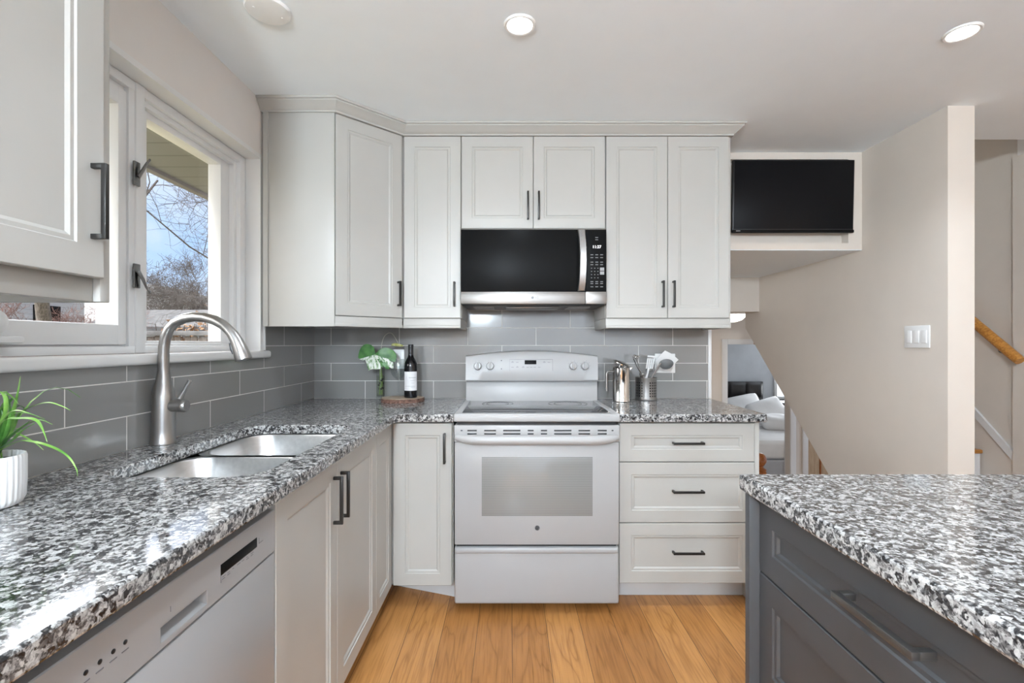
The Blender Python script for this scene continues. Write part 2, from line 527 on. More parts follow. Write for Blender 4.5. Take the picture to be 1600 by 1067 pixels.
# ------------------------------------------------------------------ mesh helpers
class MB:
    def __init__(self, M4=None):
        self.bm = bmesh.new()
        self.M = M4 or Matrix.Identity(4)
    def _app(self, tmp):
        tmp.transform(self.M)
        me = bpy.data.meshes.new('tmp')
        tmp.to_mesh(me)
        tmp.free()
        self.bm.from_mesh(me)
        bpy.data.meshes.remove(me)
    def box(self, x0, x1, y0, y1, z0, z1, bev=0.0, seg=2):
        t = bmesh.new()
        bmesh.ops.create_cube(t, size=1)
        sx, sy, sz = abs(x1 - x0), abs(y1 - y0), abs(z1 - z0)
        bmesh.ops.scale(t, vec=(sx, sy, sz), verts=t.verts)
        bmesh.ops.translate(t, vec=((x0 + x1) / 2, (y0 + y1) / 2, (z0 + z1) / 2), verts=t.verts)
        b = min(bev, sx * 0.49, sy * 0.49, sz * 0.49)
        if b > 0:
            bmesh.ops.bevel(t, geom=list(t.edges), offset=b, segments=seg, profile=0.5, affect='EDGES')
        self._app(t)
        return self
    def prism(self, pts, d0, d1, plane='xz', bev=0.0):
        """polygon pts in plane, extruded along the remaining axis from d0 to d1"""
        t = bmesh.new()
        def P(a, b, d):
            return {'xz': (a, d, b), 'yz': (d, a, b), 'xy': (a, b, d)}[plane]
        A = [t.verts.new(P(a, b, d0)) for a, b in pts]
        B = [t.verts.new(P(a, b, d1)) for a, b in pts]
        n = len(pts)
        t.faces.new(A)
        t.faces.new(list(reversed(B)))
        for i in range(n):
            t.faces.new((A[i], B[i], B[(i + 1) % n], A[(i + 1) % n]))
        bmesh.ops.recalc_face_normals(t, faces=t.faces)
        if bev:
            bmesh.ops.bevel(t, geom=list(t.edges), offset=bev, segments=2, profile=0.5, affect='EDGES')
        self._app(t)
        return self
    def lathe(self, prof, c=(0, 0, 0), n=32, rib=0, ribd=0.0, rot=None):
        t = bmesh.new()
        rings = []
        for r, z in prof:
            if r <= 1e-6:
                rings.append([t.verts.new((0, 0, z))])
            else:
                ring = []
                for i in range(n):
                    a = 2 * PI * i / n
                    rr = r - (ribd * (0.5 + 0.5 * math.cos(a * rib)) if rib else 0)
                    ring.append(t.verts.new((rr * math.cos(a), rr * math.sin(a), z)))
                rings.append(ring)
        for a, b in zip(rings, rings[1:]):
            if len(a) == 1 and len(b) == 1: continue
            for i in range(n):
                j = (i + 1) % n
                if len(a) == 1: t.faces.new((a[0], b[j], b[i]))
                elif len(b) == 1: t.faces.new((a[i], a[j], b[0]))
                else: t.faces.new((a[i], a[j], b[j], b[i]))
        if len(rings[0]) > 1: t.faces.new(list(reversed(rings[0])))
        if len(rings[-1]) > 1: t.faces.new(rings[-1])
        bmesh.ops.recalc_face_normals(t, faces=t.faces)
        if rot is not None: t.transform(rot.to_4x4())
        bmesh.ops.translate(t, vec=c, verts=t.verts)
        self._app(t)
        return self
    def shell(self, prof, c=(0, 0, 0), n=32):
        """closed lathe profile loop (thin walled vessel): prof goes around the wall section"""
        return self.lathe(prof, c, n)
    def tube(self, pts, r, n=10, cap=True, flat=1.0):
        pts = [Vector(p) for p in pts]
        m = len(pts)
        rs = r if isinstance(r, (list, tuple)) else [r] * m
        bm = self.bm
        prev = None
        rings = []
        for i, p in enumerate(pts):
            d = (pts[min(i + 1, m - 1)] - pts[max(i - 1, 0)]).normalized()
            if prev is None:
                u = d.cross(Vector((0, 0, 1)))
                if u.length < 1e-3: u = d.cross(Vector((0, 1, 0)))
                u.normalize()
            else:
                u = prev - d * prev.dot(d)
                u = u.normalized() if u.length > 1e-6 else d.orthogonal().normalized()
            prev = u
            v = d.cross(u)
            rings.append([bm.verts.new(self.M @ (p + (u * math.cos(2 * PI * k / n) + v * flat * math.sin(2 * PI * k / n)) * rs[i])) for k in range(n)])
        for a, b in zip(rings, rings[1:]):
            for k in range(n):
                j = (k + 1) % n
                bm.faces.new((a[k], a[j], b[j], b[k]))
        if cap:
            bm.faces.new(list(reversed(rings[0])))
            bm.faces.new(rings[-1])
        return self
    def ribbon(self, pts, wd, side, th=0.0008, fold=0.25):
        """grass blade along pts; wd width at each point; side = sideways direction"""
        bm = self.bm
        pts = [Vector(p) for p in pts]
        side = Vector(side).normalized()
        rows = []
        m = len(pts)
        for i, p in enumerate(pts):
            d = (pts[min(i + 1, m - 1)] - pts[max(i - 1, 0)]).normalized()
            s = (side - d * side.dot(d)).normalized()
            nn = d.cross(s).normalized()
            h = wd[i] / 2
            rows.append([bm.verts.new(p + s * h + nn * (h * fold)), bm.verts.new(p - nn * th), bm.verts.new(p - s * h + nn * (h * fold)), bm.verts.new(p + nn * th)])
        for a, b in zip(rows, rows[1:]):
            for k in range(4):
                j = (k + 1) % 4
                bm.faces.new((a[k], a[j], b[j], b[k]))
        bm.faces.new(list(reversed(rows[0])))
        bm.faces.new(rows[-1])
        return self
    def panel(self, w, h, t, loops):
        """framed door / drawer front in the local frame: u 0..w, v 0..h, back at w=0, front at w=t.
        loops: (inset, depth below the front)"""
        tm = bmesh.new()
        def ring(i, d):
            return [tm.verts.new((i, i, t - d)), tm.verts.new((w - i, i, t - d)), tm.verts.new((w - i, h - i, t - d)), tm.verts.new((i, h - i, t - d))]
        rs = [ring(0, t)] + [ring(i, d) for i, d in loops]
        tm.faces.new(list(reversed(rs[0])))
        for a, b in zip(rs, rs[1:]):
            for k in range(4):
                j = (k + 1) % 4
                tm.faces.new((a[k], a[j], b[j], b[k]))
        tm.faces.new(rs[-1])
        self._app(tm)
        return self
    def pocket_panel(self, w, h, t, u0, u1, v0, v1, dp, bev=0.0018):
        """flat panel with a finger pocket whose floor slopes outwards"""
        tm = bmesh.new()
        def ring(a0, a1, b0, b1, d): return [tm.verts.new(p) for p in ((a0, b0, d), (a1, b0, d), (a1, b1, d), (a0, b1, d))]
        rs = [ring(0, w, 0, h, 0), ring(0, w, 0, h, t - bev), ring(bev, w - bev, bev, h - bev, t), ring(u0, u1, v0, v1, t),
              ring(u0 + 0.001, u1 - 0.001, v0 + 0.004, v1 - 0.001, t - 0.001), ring(u0 + 0.003, u1 - 0.003, v0 + 0.012, v1 - 0.002, t - dp)]
        tm.faces.new(list(reversed(rs[0])))
        for a, b in zip(rs, rs[1:]):
            for k in range(4):
                tm.faces.new((a[k], a[(k + 1) % 4], b[(k + 1) % 4], b[k]))
        tm.faces.new(rs[-1])
        self._app(tm)
        return self
    def sheet(self, rows, th):
        """grid of points (list of rows) thickened along the normal"""
        bm = self.bm
        nr, nc = len(rows), len(rows[0])
        A = [[bm.verts.new(self.M @ Vector(p)) for p in r] for r in rows]
        fs = []
        for i in range(nr - 1):
            for j in range(nc - 1):
                fs.append(bm.faces.new((A[i][j], A[i][j + 1], A[i + 1][j + 1], A[i + 1][j])))
        if th:
            bm.normal_update(); bmesh.ops.solidify(bm, geom=fs, thickness=th)
        return self

ORG = {}
def link(ob, parent, org):
    COL.objects.link(ob)
    ORG[ob.name] = Vector(org)
    if parent is not None:
        ob.parent = parent

def thing(name, label, cat, loc, group=None, kind=None):
    ob = bpy.data.objects.new(name, None)
    ob.empty_display_size = 0.05
    link(ob, None, loc)
    ob.location = loc
    tag(ob, label, cat, group, kind)
    return ob

def tag(ob, label=None, cat=None, group=None, kind=None):
    if label: ob['label'] = label
    if cat: ob['category'] = cat
    if group: ob['group'] = group
    if kind: ob['kind'] = kind
    return ob

def obj(name, mb, m, parent=None, loc=None, angle=35, smooth=True, label=None):
    bm = mb.bm
    org = ORG[parent.name] if parent is not None else Vector(loc or (0, 0, 0))
    bmesh.ops.translate(bm, vec=-org, verts=bm.verts)
    bmesh.ops.recalc_face_normals(bm, faces=bm.faces)
    me = bpy.data.meshes.new(name)
    bm.to_mesh(me)
    bm.free()
    for mm in (m if isinstance(m, (list, tuple)) else [m]):
        me.materials.append(mm)
    if smooth:
        me.polygons.foreach_set('use_smooth', [True] * len(me.polygons))
        me.set_sharp_from_angle(angle=R(angle))
    ob = bpy.data.objects.new(name, me)
    link(ob, parent, org)
    if parent is None:
        ob.location = org
    if label: ob['label'] = label
    return ob

def struct(name, mb, m, parent=None, **kw):
    ob = obj(name, mb, m, parent, **kw)
    if parent is None: ob['kind'] = 'structure'
    return ob

def text_mb(s, size, frame, depth=0.0006, align='CENTER'):
    cu = bpy.data.curves.new('t', 'FONT')
    cu.body = s
    cu.size = size
    cu.align_x = align
    cu.align_y = 'CENTER'
    cu.extrude = depth
    cu.resolution_u = 3
    ob = bpy.data.objects.new('t', cu)
    COL.objects.link(ob)
    bpy.context.view_layer.update()
    dg = bpy.context.evaluated_depsgraph_get()
    me = bpy.data.meshes.new_from_object(ob.evaluated_get(dg))
    bpy.data.objects.remove(ob)
    bpy.data.curves.remove(cu)
    mb = MB()
    me.transform(frame)
    mb.bm.from_mesh(me)
    bpy.data.meshes.remove(me)
    return mb

def frame(o, W, V=(0, 0, 1)):
    W = Vector(W).normalized()
    V = Vector(V)
    V = (V - W * V.dot(W)).normalized()
    U = V.cross(W)
    m = Matrix.Identity(4)
    for i in range(3):
        m[i][0], m[i][1], m[i][2], m[i][3] = U[i], V[i], W[i], o[i]
    return m

def rrect(x0, x1, y0, y1, r, n=6):
    out = []
    for cx, cy, a0 in ((x1 - r, y1 - r, 0), (x0 + r, y1 - r, 90), (x0 + r, y0 + r, 180), (x1 - r, y0 + r, 270)):
        for i in range(n + 1):
            a = R(a0 + 90 * i / n)
            out.append((cx + r * math.cos(a), cy + r * math.sin(a)))
    return out

def offset_poly(pts, d):
    """move a counter-clockwise polygon inwards by d"""
    n = len(pts)
    out = []
    for i in range(n):
        p0, p1, p2 = Vector(pts[i - 1]), Vector(pts[i]), Vector(pts[(i + 1) % n])
        e1, e2 = (p1 - p0).normalized(), (p2 - p1).normalized()
        n1, n2 = Vector((-e1.y, e1.x)), Vector((-e2.y, e2.x))
        k = (n1 + n2) / max(0.2, 1 + n1.dot(n2))
        out.append(tuple(p1 + k * d))
    return out

def slab(outer, z0, z1, ease, hole=None):
    """stone slab with an eased top and bottom edge and an optional hole"""
    mb = MB()
    bm = mb.bm
    def ring(pts, z): return [bm.verts.new((x, y, z)) for x, y in pts]
    def skin(a, b):
        n = len(a)
        for i in range(n):
            bm.faces.new((a[i], a[(i + 1) % n], b[(i + 1) % n], b[i]))
    def stack(pts, s):
        inn = offset_poly(pts, ease * s)
        mid = offset_poly(pts, ease * 0.3 * s)
        rs = [ring(inn, z0), ring(mid, z0 + ease * 0.3), ring(pts, z0 + ease), ring(pts, z1 - ease), ring(mid, z1 - ease * 0.3), ring(inn, z1)]
        for a, b in zip(rs, rs[1:]): skin(a, b)
        return rs[0], rs[-1]
    lo, hi = stack(outer, 1)
    def es(r): return [bm.edges.get((r[i], r[(i + 1) % len(r)])) for i in range(len(r))]
    el, eh = es(lo), es(hi)
    if hole:
        l2, h2 = stack(hole, -1)
        el += es(l2)
        eh += es(h2)
    bmesh.ops.triangle_fill(bm, edges=el, use_beauty=True)
    bmesh.ops.triangle_fill(bm, edges=eh, use_beauty=True)
    bmesh.ops.recalc_face_normals(bm, faces=bm.faces)
    return mb

T = 0.02   # door thickness
DOOR = [(0.0, 0.0018), (0.0018, 0.0), (0.056, 0.0), (0.0585, 0.0035), (0.0665, 0.0035), (0.0695, 0.0085)]
def loops(fr):
    return [(0.0, 0.0018), (0.0018, 0.0), (fr, 0.0), (fr + 0.0025, 0.0035), (fr + 0.0105, 0.0035), (fr + 0.0175, 0.0080)]

def pull(parent, F, u, v, length, vertical, m, w0=T, sec=0.010, proj=0.030):
    """square bar pull with two posts, centred at (u, v) of the door frame F"""
    mb = MB(F)
    h, s = length / 2, sec / 2
    if vertical:
        mb.box(u - s, u + s, v - h, v + h, w0 + proj - sec, w0 + proj, 0.0012)
        for q in (-h + s, h - s):
            mb.box(u - s, u + s, v + q - s, v + q + s, w0 - 0.0005, w0 + proj - sec + 0.001, 0.001)
    else:
        mb.box(u - h, u + h, v - s, v + s, w0 + proj - sec, w0 + proj, 0.0012)
        for q in (-h + s, h - s):
            mb.box(u + q - s, u + q + s, v - s, v + s, w0 - 0.0005, w0 + proj - sec + 0.001, 0.001)
    return obj('handle', mb, m, parent)

def front(parent, F, w, h, m, fr=0.056, name='door', handle=None, hm=None):
    mb = MB(F)
    mb.panel(w, h, T, loops(fr))
    d = obj(name, mb, m, parent, angle=25)
    if handle:
        u, v, ln, vert = handle
        pull(d, F, u, v, ln, vert, hm or M['pull'])
    return d

# key dimensions
XL = -1.181       # left wall
YB = 2.885        # back wall
CEIL = 2.395
CT = 0.914        # counter top
CB = 0.878        # counter underside
G = 0.0015        # half gap between fronts

# ================================================================== SETTING
mb = MB()
mb.box(XL - 0.1, 4.3, -4.1, 2.93, -0.12, 0.0)
struct('floor', mb, M['floor'])
mb = MB()
mb.box(XL - 0.3, 4.5, -4.2, 2.713, CEIL, CEIL + 0.12)
mb.box(XL - 0.3, 2.25, 2.713, 4.35, CEIL, CEIL + 0.12)
struct('ceiling', mb, M['ceil'])

# left wall with the window opening
WY0, WY1, WZ0, WZ1 = 0.72, 2.271, 1.208, 2.116
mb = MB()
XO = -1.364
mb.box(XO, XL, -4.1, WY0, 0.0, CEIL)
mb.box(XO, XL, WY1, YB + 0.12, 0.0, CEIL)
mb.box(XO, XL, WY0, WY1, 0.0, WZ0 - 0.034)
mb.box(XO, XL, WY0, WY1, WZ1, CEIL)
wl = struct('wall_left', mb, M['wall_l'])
mb = MB()
mb.box(XL - 0.001, XL + 0.008, 0.0, WY0 - 0.0, CT, 1.40)
mb.box(XL - 0.001, XL + 0.008, WY0, WY1 + 0.032, CT, WZ0 - 0.035)
mb.box(XL - 0.001, XL + 0.008, WY1 + 0.032, YB, CT, 1.40)
struct('backsplash_tile', mb, M['tile_l'], wl)
mb = MB()
mb.box(XL - 0.001, XL + 0.010, WY1 + 0.021, WY1 + 0.031, WZ0 + 0.002, 1.40, 0.001)
struct('tile_edge_trim', mb, M['trim'], wl)
mb = MB()
mb.box(XO - 0.02, XO + 0.001, -4.1, WY0 - 0.03, -0.5, 2.3)
mb.box(XO - 0.02, XO + 0.001, WY1 + 0.03, 3.2, -0.5, 2.3)
mb.box(XO - 0.02, XO + 0.001, WY0, WY1, -0.5, WZ0 - 0.02)
struct('outer_brick', mb, M['brick'], wl)

# back wall
mb = MB()
mb.box(XL - 0.25, 1.205, YB, YB + 0.12, -0.9, CEIL)
wb = struct('wall_back', mb, M['wall'])
mb = MB()
mb.box(XL, 1.187, YB - 0.008, YB + 0.001, CT, 1.46)
struct('backsplash_tile', mb, M['tile_b'], wb)
mb = MB()
mb.box(1.187, 1.207, YB - 0.011, YB + 0.001, CT + 0.001, 1.37, 0.002)
struct('tile_edge_trim', mb, M['trim'], wb)

# right stair wall with its sloping lower edge
XR = 2.122
mb = MB()
mb.prism([(2.327, 0.0), (2.784, 0.0), (4.33, 1.385), (4.33, CEIL), (2.327, CEIL)], XR, XR + 0.13, 'yz')
struct('wall_right', mb, M['wall'])
# bulkhead that carries the television, and the header behind it
mb = MB()
bx0, bx1, by = 1.205, XR, 2.895
BZ = 1.8085
mb.box(bx0, bx1, by + 0.06, 4.09, BZ, CEIL)
mb.box(bx0, bx0 + 0.09, by, by + 0.061, BZ, CEIL)
mb.box(bx1 - 0.082, bx1, by, by + 0.061, BZ, CEIL)
mb.box(bx0 + 0.09, bx1 - 0.082, by, by + 0.061, BZ, BZ + 0.040)
mb.box(bx0 + 0.09, bx1 - 0.082, by, by + 0.061, CEIL - 0.042, CEIL)
struct('wall_bulkhead', mb, M['wall'])
mb = MB()
mb.box(bx0 - 0.3, bx1, by + 0.002, 4.09, BZ - 0.004, BZ + 0.0005)
struct('ceiling_bulkhead', mb, M['ceil'])
mb = MB()
mb.box(0.9, XR, 4.09, 4.2, 1.514, CEIL)
struct('wall_header', mb, M['wall'])
# stairwell
mb = MB()
mb.prism([(2.98, 0.0), (3.2, 0.30), (5.9, 2.24), (5.9, 4.0), (2.98, 4.0)], 3.15, 3.3, 'yz')
struct('wall_stairwell', mb, M['wall'])
mb = MB()
mb.box(3.12, 4.3, 2.6, 2.98, 0.0, CEIL)
struct('wall_pier', mb, M['wall'])
mb = MB()
mb.box(2.12, 3.3, 5.9, 6.0, 1.6, 4.0)
mb.box(2.10, 2.25, 2.713, 5.9, CEIL + 0.12, 4.0)
mb.box(2.10, 4.3, 2.60, 2.713, CEIL + 0.12, 4.0)
struct('wall_upstairs', mb, M['wall'])
mb = MB()
mb.box(2.10, 4.3, 2.6, 6.0, 4.0, 4.1)
struct('ceiling_stairwell', mb, M['ceil'])
mb = MB()
mb.prism([(2.88, 0.40), (4.6, 2.04), (4.6, 2.10), (2.88, 0.46)], 3.134, 3.1495, 'yz')
sk = struct('trim_1', mb, M['trim'])

# room behind the camera
mb = MB()
mb.box(XL - 0.2, -0.4, -4.1, -3.98, 0, CEIL)
mb.box(3.0, 4.3, -4.1, -3.98, 0, CEIL)
mb.box(-0.4, 3.0, -4.1, -3.98, 2.25, CEIL)
struct('wall_rear', mb, M['wall'])
mb = MB()
mb.box(4.2, 4.3, -4.1, 2.7, 0, CEIL)
struct('wall_side', mb, M['wall'])
dr = thing('door_1', 'added white sliding patio door in the unseen rear wall', 'door', (1.3, -4.04, 0), kind='structure')  # door added to the unseen wall to brighten the room from behind
mb = MB()
for x in (-0.4, 1.27, 2.92):
    mb.box(x, x + 0.08, -4.08, -4.0, 0, 2.25, 0.004)
mb.box(-0.4, 3.0, -4.08, -4.0, 2.17, 2.25, 0.004)
mb.box(-0.4, 3.0, -4.08, -4.0, 0, 0.08, 0.004)
obj('frame', mb, M['vinyl'], dr)
mb = MB()
mb.box(-0.32, 2.92, -4.045, -4.04, 0.08, 2.17)
obj('pane', mb, M['pane'], dr)
# lower level seen past the end of the counter
LZ = -0.85
mb = MB()
mb.box(0.6, 6.2, 2.95, 9.0, LZ - 0.1, LZ)
struct('floor_lower', mb, M['carpet'])
mb = MB()
mb.box(0.8, 1.0, 3.0, 6.0, LZ, 1.6)
struct('wall_hall', mb, M['wall'])
mb = MB()
mb.box(0.9, 6.2, 4.2, 5.9, 1.56, 1.62)
struct('ceiling_hall', mb, M['ceil'])
DX0, DX1, DZ = 2.667, 3.438, 1.233
mb = MB()
mb.box(1.0, DX0, 5.9, 6.0, LZ, 1.56)
mb.box(DX1, 6.2, 5.9, 6.0, LZ, 1.56)
mb.box(DX0, DX1, 5.9, 6.0, DZ, 1.56)
struct('wall_bedroom_front', mb, M['wall'])
mb = MB()
mb.box(DX0 - 0.068, DX0, 5.88, 6.02, LZ, DZ + 0.065, 0.004)
mb.box(DX1, DX1 + 0.068, 5.88, 6.02, LZ, DZ + 0.065, 0.004)
mb.box(DX0, DX1, 5.88, 6.02, DZ, DZ + 0.065, 0.004)
struct('trim_2', mb, M['trim'])
mb = MB()
mb.box(2.0, 6.2, 8.8, 8.9, LZ, 1.56)
mb.box(6.1, 6.2, 6.0, 8.8, LZ, 1.56)
mb.box(2.0, 2.1, 6.0, 8.8, LZ, 1.56)
struct('wall_bedroom_back', mb, M['bed_wall'])
mb = MB()
mb.box(2.0, 6.2, 6.0, 8.9, 1.56, 1.62)
struct('ceiling_bedroom', mb, M['ceil'])
d2 = thing('door_2', 'tan wooden closet door in white casing beyond the lower stairs', 'door', (3.75, 5.87, LZ), kind='structure')
mb = MB()
mb.box(3.585, 3.65, 5.872, 5.8995, LZ, 1.25, 0.003)
obj('casing', mb, M['trim'], d2)
mb = MB()
mb.box(3.652, 3.79, 5.88, 5.8995, LZ, 1.2, 0.003)
mb.box(3.81, 4.4, 5.88, 5.8995, LZ, 1.2, 0.003)
obj('panel', mb, M['tan_door'], d2)
mb = MB()
mb.box(3.7905, 3.8095, 5.872, 5.8995, LZ, 1.2, 0.003)
obj('edge_strip', mb, M['oak_red'], d2)
# lower flight of steps
for i in range(4):
    z = -0.17 * (i + 1)
    y = 2.95 + 0.25 * i
    mb = MB()
    mb.box(1.21, XR - 0.002, y - (0.02 if i else 0.0), y + 0.25, z - 0.03, z, 0.004)
    mb.box(1.21, XR - 0.002, y + 0.228, y + 0.246, z - 0.17, z - 0.031)
    struct('floor_step', mb, M['oak'])
tl = bpy.data.lights.new('bedroom_window_light', 'AREA')
tl.shape = 'RECTANGLE'; tl.size = 0.9; tl.size_y = 1.0; tl.energy = 26; tl.color = (0.92, 0.96, 1)
ob = bpy.data.objects.new('bedroom_window_light', tl); COL.objects.link(ob)
ob.location = (5.2, 8.70, 0.75); ob.rotation_euler = (R(-90), 0, 0)

# ================================================================== WINDOW ABOVE THE SINK
wn = thing('window_1', 'white vinyl window above the sink with casement and fixed light', 'window', (XL - 0.1, 1.5, WZ0), kind='structure')
# liner of the opening
mb = MB()
mb.box(-1.362, XL + 0.0005, WY1 - 0.0005, WY1 + 0.02, WZ0, WZ1 + 0.02)
mb.box(-1.362, XL + 0.0005, WY0 - 0.02, WY0 + 0.0005, WZ0, WZ1 + 0.02)
mb.box(-1.362, XL + 0.0005, WY0, WY1, WZ1 - 0.0005, WZ1 + 0.02)
obj('jamb_liner', mb, M['trim'], wn)
def rect_frame(mb, x0, x1, y0, y1, z0, z1, a, b, c, d, bev=0.003):
    """frame bars: a = low-y, b = high-y, c = bottom, d = top widths"""
    mb.box(x0, x1, y0, y0 + a, z0, z1, bev)
    mb.box(x0, x1, y1 - b, y1, z0, z1, bev)
    mb.box(x0, x1, y0 + a - 0.002, y1 - b + 0.002, z0, z0 + c, bev)
    mb.box(x0, x1, y0 + a - 0.002, y1 - b + 0.002, z1 - d, z1, bev)
    return mb
mb = MB()
rect_frame(mb, -1.36, -1.25, WY0 + 0.001, WY1 - 0.001, WZ0 + 0.001, WZ1 - 0.001, 0.05, 0.046, 0.024, 0.032)
rect_frame(mb, -1.36, -1.268, WY0 + 0.04, WY1 - 0.040, WZ0 + 0.012, WZ1 - 0.022, 0.03, 0.030, 0.022, 0.030)
mb.box(-1.36, -1.252, 1.576, 1.648, WZ0 + 0.002, WZ1 - 0.002, 0.003)
mb.box(-1.36, -1.246, 1.600, 1.640, WZ0 + 0.002, WZ1 - 0.002, 0.002)
obj('frame', mb, M['vinyl'], wn)
mb = MB()
rect_frame(mb, -1.345, -1.288, 1.640, WY1 - 0.064, WZ0 + 0.022, WZ1 - 0.044, 0.062, 0.070, 0.022, 0.032, 0.002)
fx = obj('glazing_bead', mb, M['vinyl'], wn)
mb = MB()
rect_frame(mb, -1.2895, -1.2865, 1.6365, WY1 - 0.0615, WZ0 + 0.0205, WZ1 - 0.0425, 0.0035, 0.0035, 0.0035, 0.0035, 0.0)
obj('gasket', mb, M['black'], fx)
mb = MB()
mb.box(-1.328, -1.324, 1.69, 2.15, WZ0 + 0.03, WZ1 - 0.06)
obj('pane', mb, M['pane'], fx)
mb = MB()
rect_frame(mb, -1.33, -1.254, 0.78, 1.571, WZ0 + 0.030, WZ1 - 0.050, 0.055, 0.034, 0.064, 0.055, 0.004)
sa = obj('casement_sash', mb, M['vinyl'], wn)
mb = MB()
mb.box(-1.305, -1.301, 0.82, 1.55, WZ0 + 0.08, WZ1 - 0.09)
obj('pane', mb, M['pane'], sa)
for z in (1.807, 1.468):
    mb = MB()
    mb.box(-1.243, -1.236, 1.580, 1.606, z - 0.042, z + 0.038, 0.002)
    s = 1 if z > 1.6 else -1
    mb.tube([(-1.232, 1.592, z - 0.012 * s), (-1.222, 1.598, z + 0.012 * s), (-1.222, 1.612, z + 0.036 * s), (-1.218, 1.624, z + 0.056 * s)], [0.010, 0.009, 0.007, 0.006], 8, flat=0.6)
    obj('sash_lock', mb, M['dark_steel'], wn)
mb = MB()
mb.box(-1.252, -1.215, 1.06, 1.205, WZ0 + 0.034, WZ0 + 0.052, 0.006)
mb.lathe([(0.0, 0), (0.030, 0), (0.034, 0.012), (0.028, 0.036), (0.012, 0.046), (0, 0.047)], (-1.25, 1.135, WZ0 + 0.085), 20, rot=Matrix.Rotation(R(90), 3, 'Y'))
mb.tube([(-1.212, 1.135, WZ0 + 0.085), (-1.205, 1.10, WZ0 + 0.10), (-1.205, 1.05, WZ0 + 0.09)], [0.009, 0.008, 0.010], 8)
obj('crank', mb, M['vinyl'], wn)
mb = MB()
mb.box(-1.26, -1.150, WY0 - 0.05, WY1 + 0.045, WZ0 - 0.034, WZ0, 0.010, 3)
sl = struct('trim_3', mb, M['trim'])

# eaves outside
ev = thing('roof_eaves', 'grey vinyl soffit of the roof overhang outside the window', 'roof', (-1.7, 1.5, 2.19))
mb = MB()
mb.box(-1.92, -1.43, -4.2, 7.0, 2.19, 2.205)
obj('soffit', mb, M['soffit'], ev)
mb = MB()
mb.box(-1.965, -1.92, -4.2, 7.0, 2.17, 2.34, 0.004)
obj('fascia', mb, M['fascia'], ev)
mb = MB()
mb.prism([(-1.96, 2.34), (4.6, 4.2), (4.6, 4.3), (-1.96, 2.42)], -4.2, 2.0, 'xz')
obj('roofing', mb, M['shingle'], ev)

# ================================================================== CABINETS
CT_ = 'cabinet'
UT, UB, RB = 2.336, 1.376, 1.323      # upper door top, bottom, light rail bottom
YU = 2.535                            # upper door front
YUB = YU + T                          # carcass front

def upper(name, label, x0, x1, z0, doors, handles, rail=True, ends=(0.0, 0.0)):
    t = thing(name, label, CT_, ((x0 + x1) / 2, YB - 0.17, z0))
    mb = MB()
    mb.box(x0 - ends[0], x1 + ends[1], YUB + 0.001, YB - 0.0005, z0, 2.345, 0.001)
    obj('body', mb, M['cab'], t)
    n = len(doors)
    for (a, b), hd in zip(doors, handles):
        F = frame((a + G, YUB, z0 + 0.001), (0, -1, 0))
        front(t, F, b - a - 2 * G, UT - z0 - 0.001, M['cab'], 0.055, 'door', hd)
    return t

def light_rail(t, segs):
    mb = MB()
    for (x0, x1) in segs:
        mb.box(x0, x1, YUB - 0.012, YUB + 0.008, RB, UB - 0.0005, 0.003)
        mb.box(x0, x1, YUB - 0.017, YUB + 0.008, RB, RB + 0.016, 0.003)
    return mb

HB = UB + 0.105
wA = upper('wall_cabinet', 'narrow white single-door wall cabinet between corner cabinet and microwave', -0.564, -0.2585, UB,
           [(-0.562, -0.2595)], [(0.268, 0.125, 0.130, True)])
mb = light_rail(wA, [(-0.566, -0.262)])
mb.box(-0.282, -0.262, YUB + 0.006, YB - 0.009, RB, UB - 0.0005, 0.002)
obj('light_rail', mb, M['rail'], wA)

wB = upper('wall_cabinet', 'short white two-door wall cabinet above the microwave', -0.2575, 0.5025, 1.849,
           [(-0.2575, 0.1225), (0.1225, 0.5025)], [(0.350, 0.118, 0.145, True), (0.027, 0.118, 0.145, True)])
wC = upper('wall_cabinet', 'tall white two-door wall cabinet right of the microwave', 0.5055, 1.160, UB,
           [(0.5065, 0.8325), (0.8325, 1.1585)], [(0.296, 0.125, 0.140, True), (0.027, 0.125, 0.140, True)], ends=(0, 0.014))
mb = light_rail(wC, [(0.507, 1.160)])
mb.box(0.507, 0.527, YUB + 0.006, YB - 0.009, RB, UB - 0.0005, 0.002)
mb.box(1.150, 1.174, YUB - 0.004, YB - 0.013, RB, UB - 0.0005, 0.002)
obj('light_rail', mb, M['rail'], wC)

# diagonal corner wall cabinet
cx0, cy0 = -0.831, 2.28
t = thing('corner_wall_cabinet', 'tall white diagonal corner wall cabinet beside the window', CT_, (-0.9, 2.6, UB))
P0, P1 = Vector((cx0, cy0, 0)), Vector((-0.566, YU, 0))
dd = (P1 - P0).normalized()
Wn = Vector((dd.y, -dd.x, 0))
mb = MB()
mb.prism([(XL + 0.0005, cy0 + 0.012), (XL + 0.0005, YB - 0.0005), (-0.5665, YB - 0.0005), (-0.5665, YU + 0.022),
          (P1.x - Wn.x * 0.022, P1.y - Wn.y * 0.022), (P0.x - Wn.x * 0.021, P0.y - Wn.y * 0.021 + 0.0), (cx0 - 0.016, cy0 + 0.012)], UB - 0.001, 2.345, 'xy')
obj('body', mb, M['cab'], t)
mb = MB()
mb.box(XL + 0.0095, cx0 - 0.003, cy0 - 0.002, cy0 + 0.0125, RB, 2.345, 0.0015)
mb.box(XL + 0.0095, XL + 0.034, cy0 - 0.008, cy0 + 0.0115, RB, 2.345, 0.0015)
obj('end_panel', mb, M['cab'], t)
dw = (P1 - P0).length
o3 = P0 - Wn * T
F = frame((o3.x, o3.y, UB + 0.001), Wn)
mbd = MB(F)
dW = dw - 0.008
F2 = frame((o3.x + dd.x * 0.004, o3.y + dd.y * 0.004, UB + 0.001), Wn)
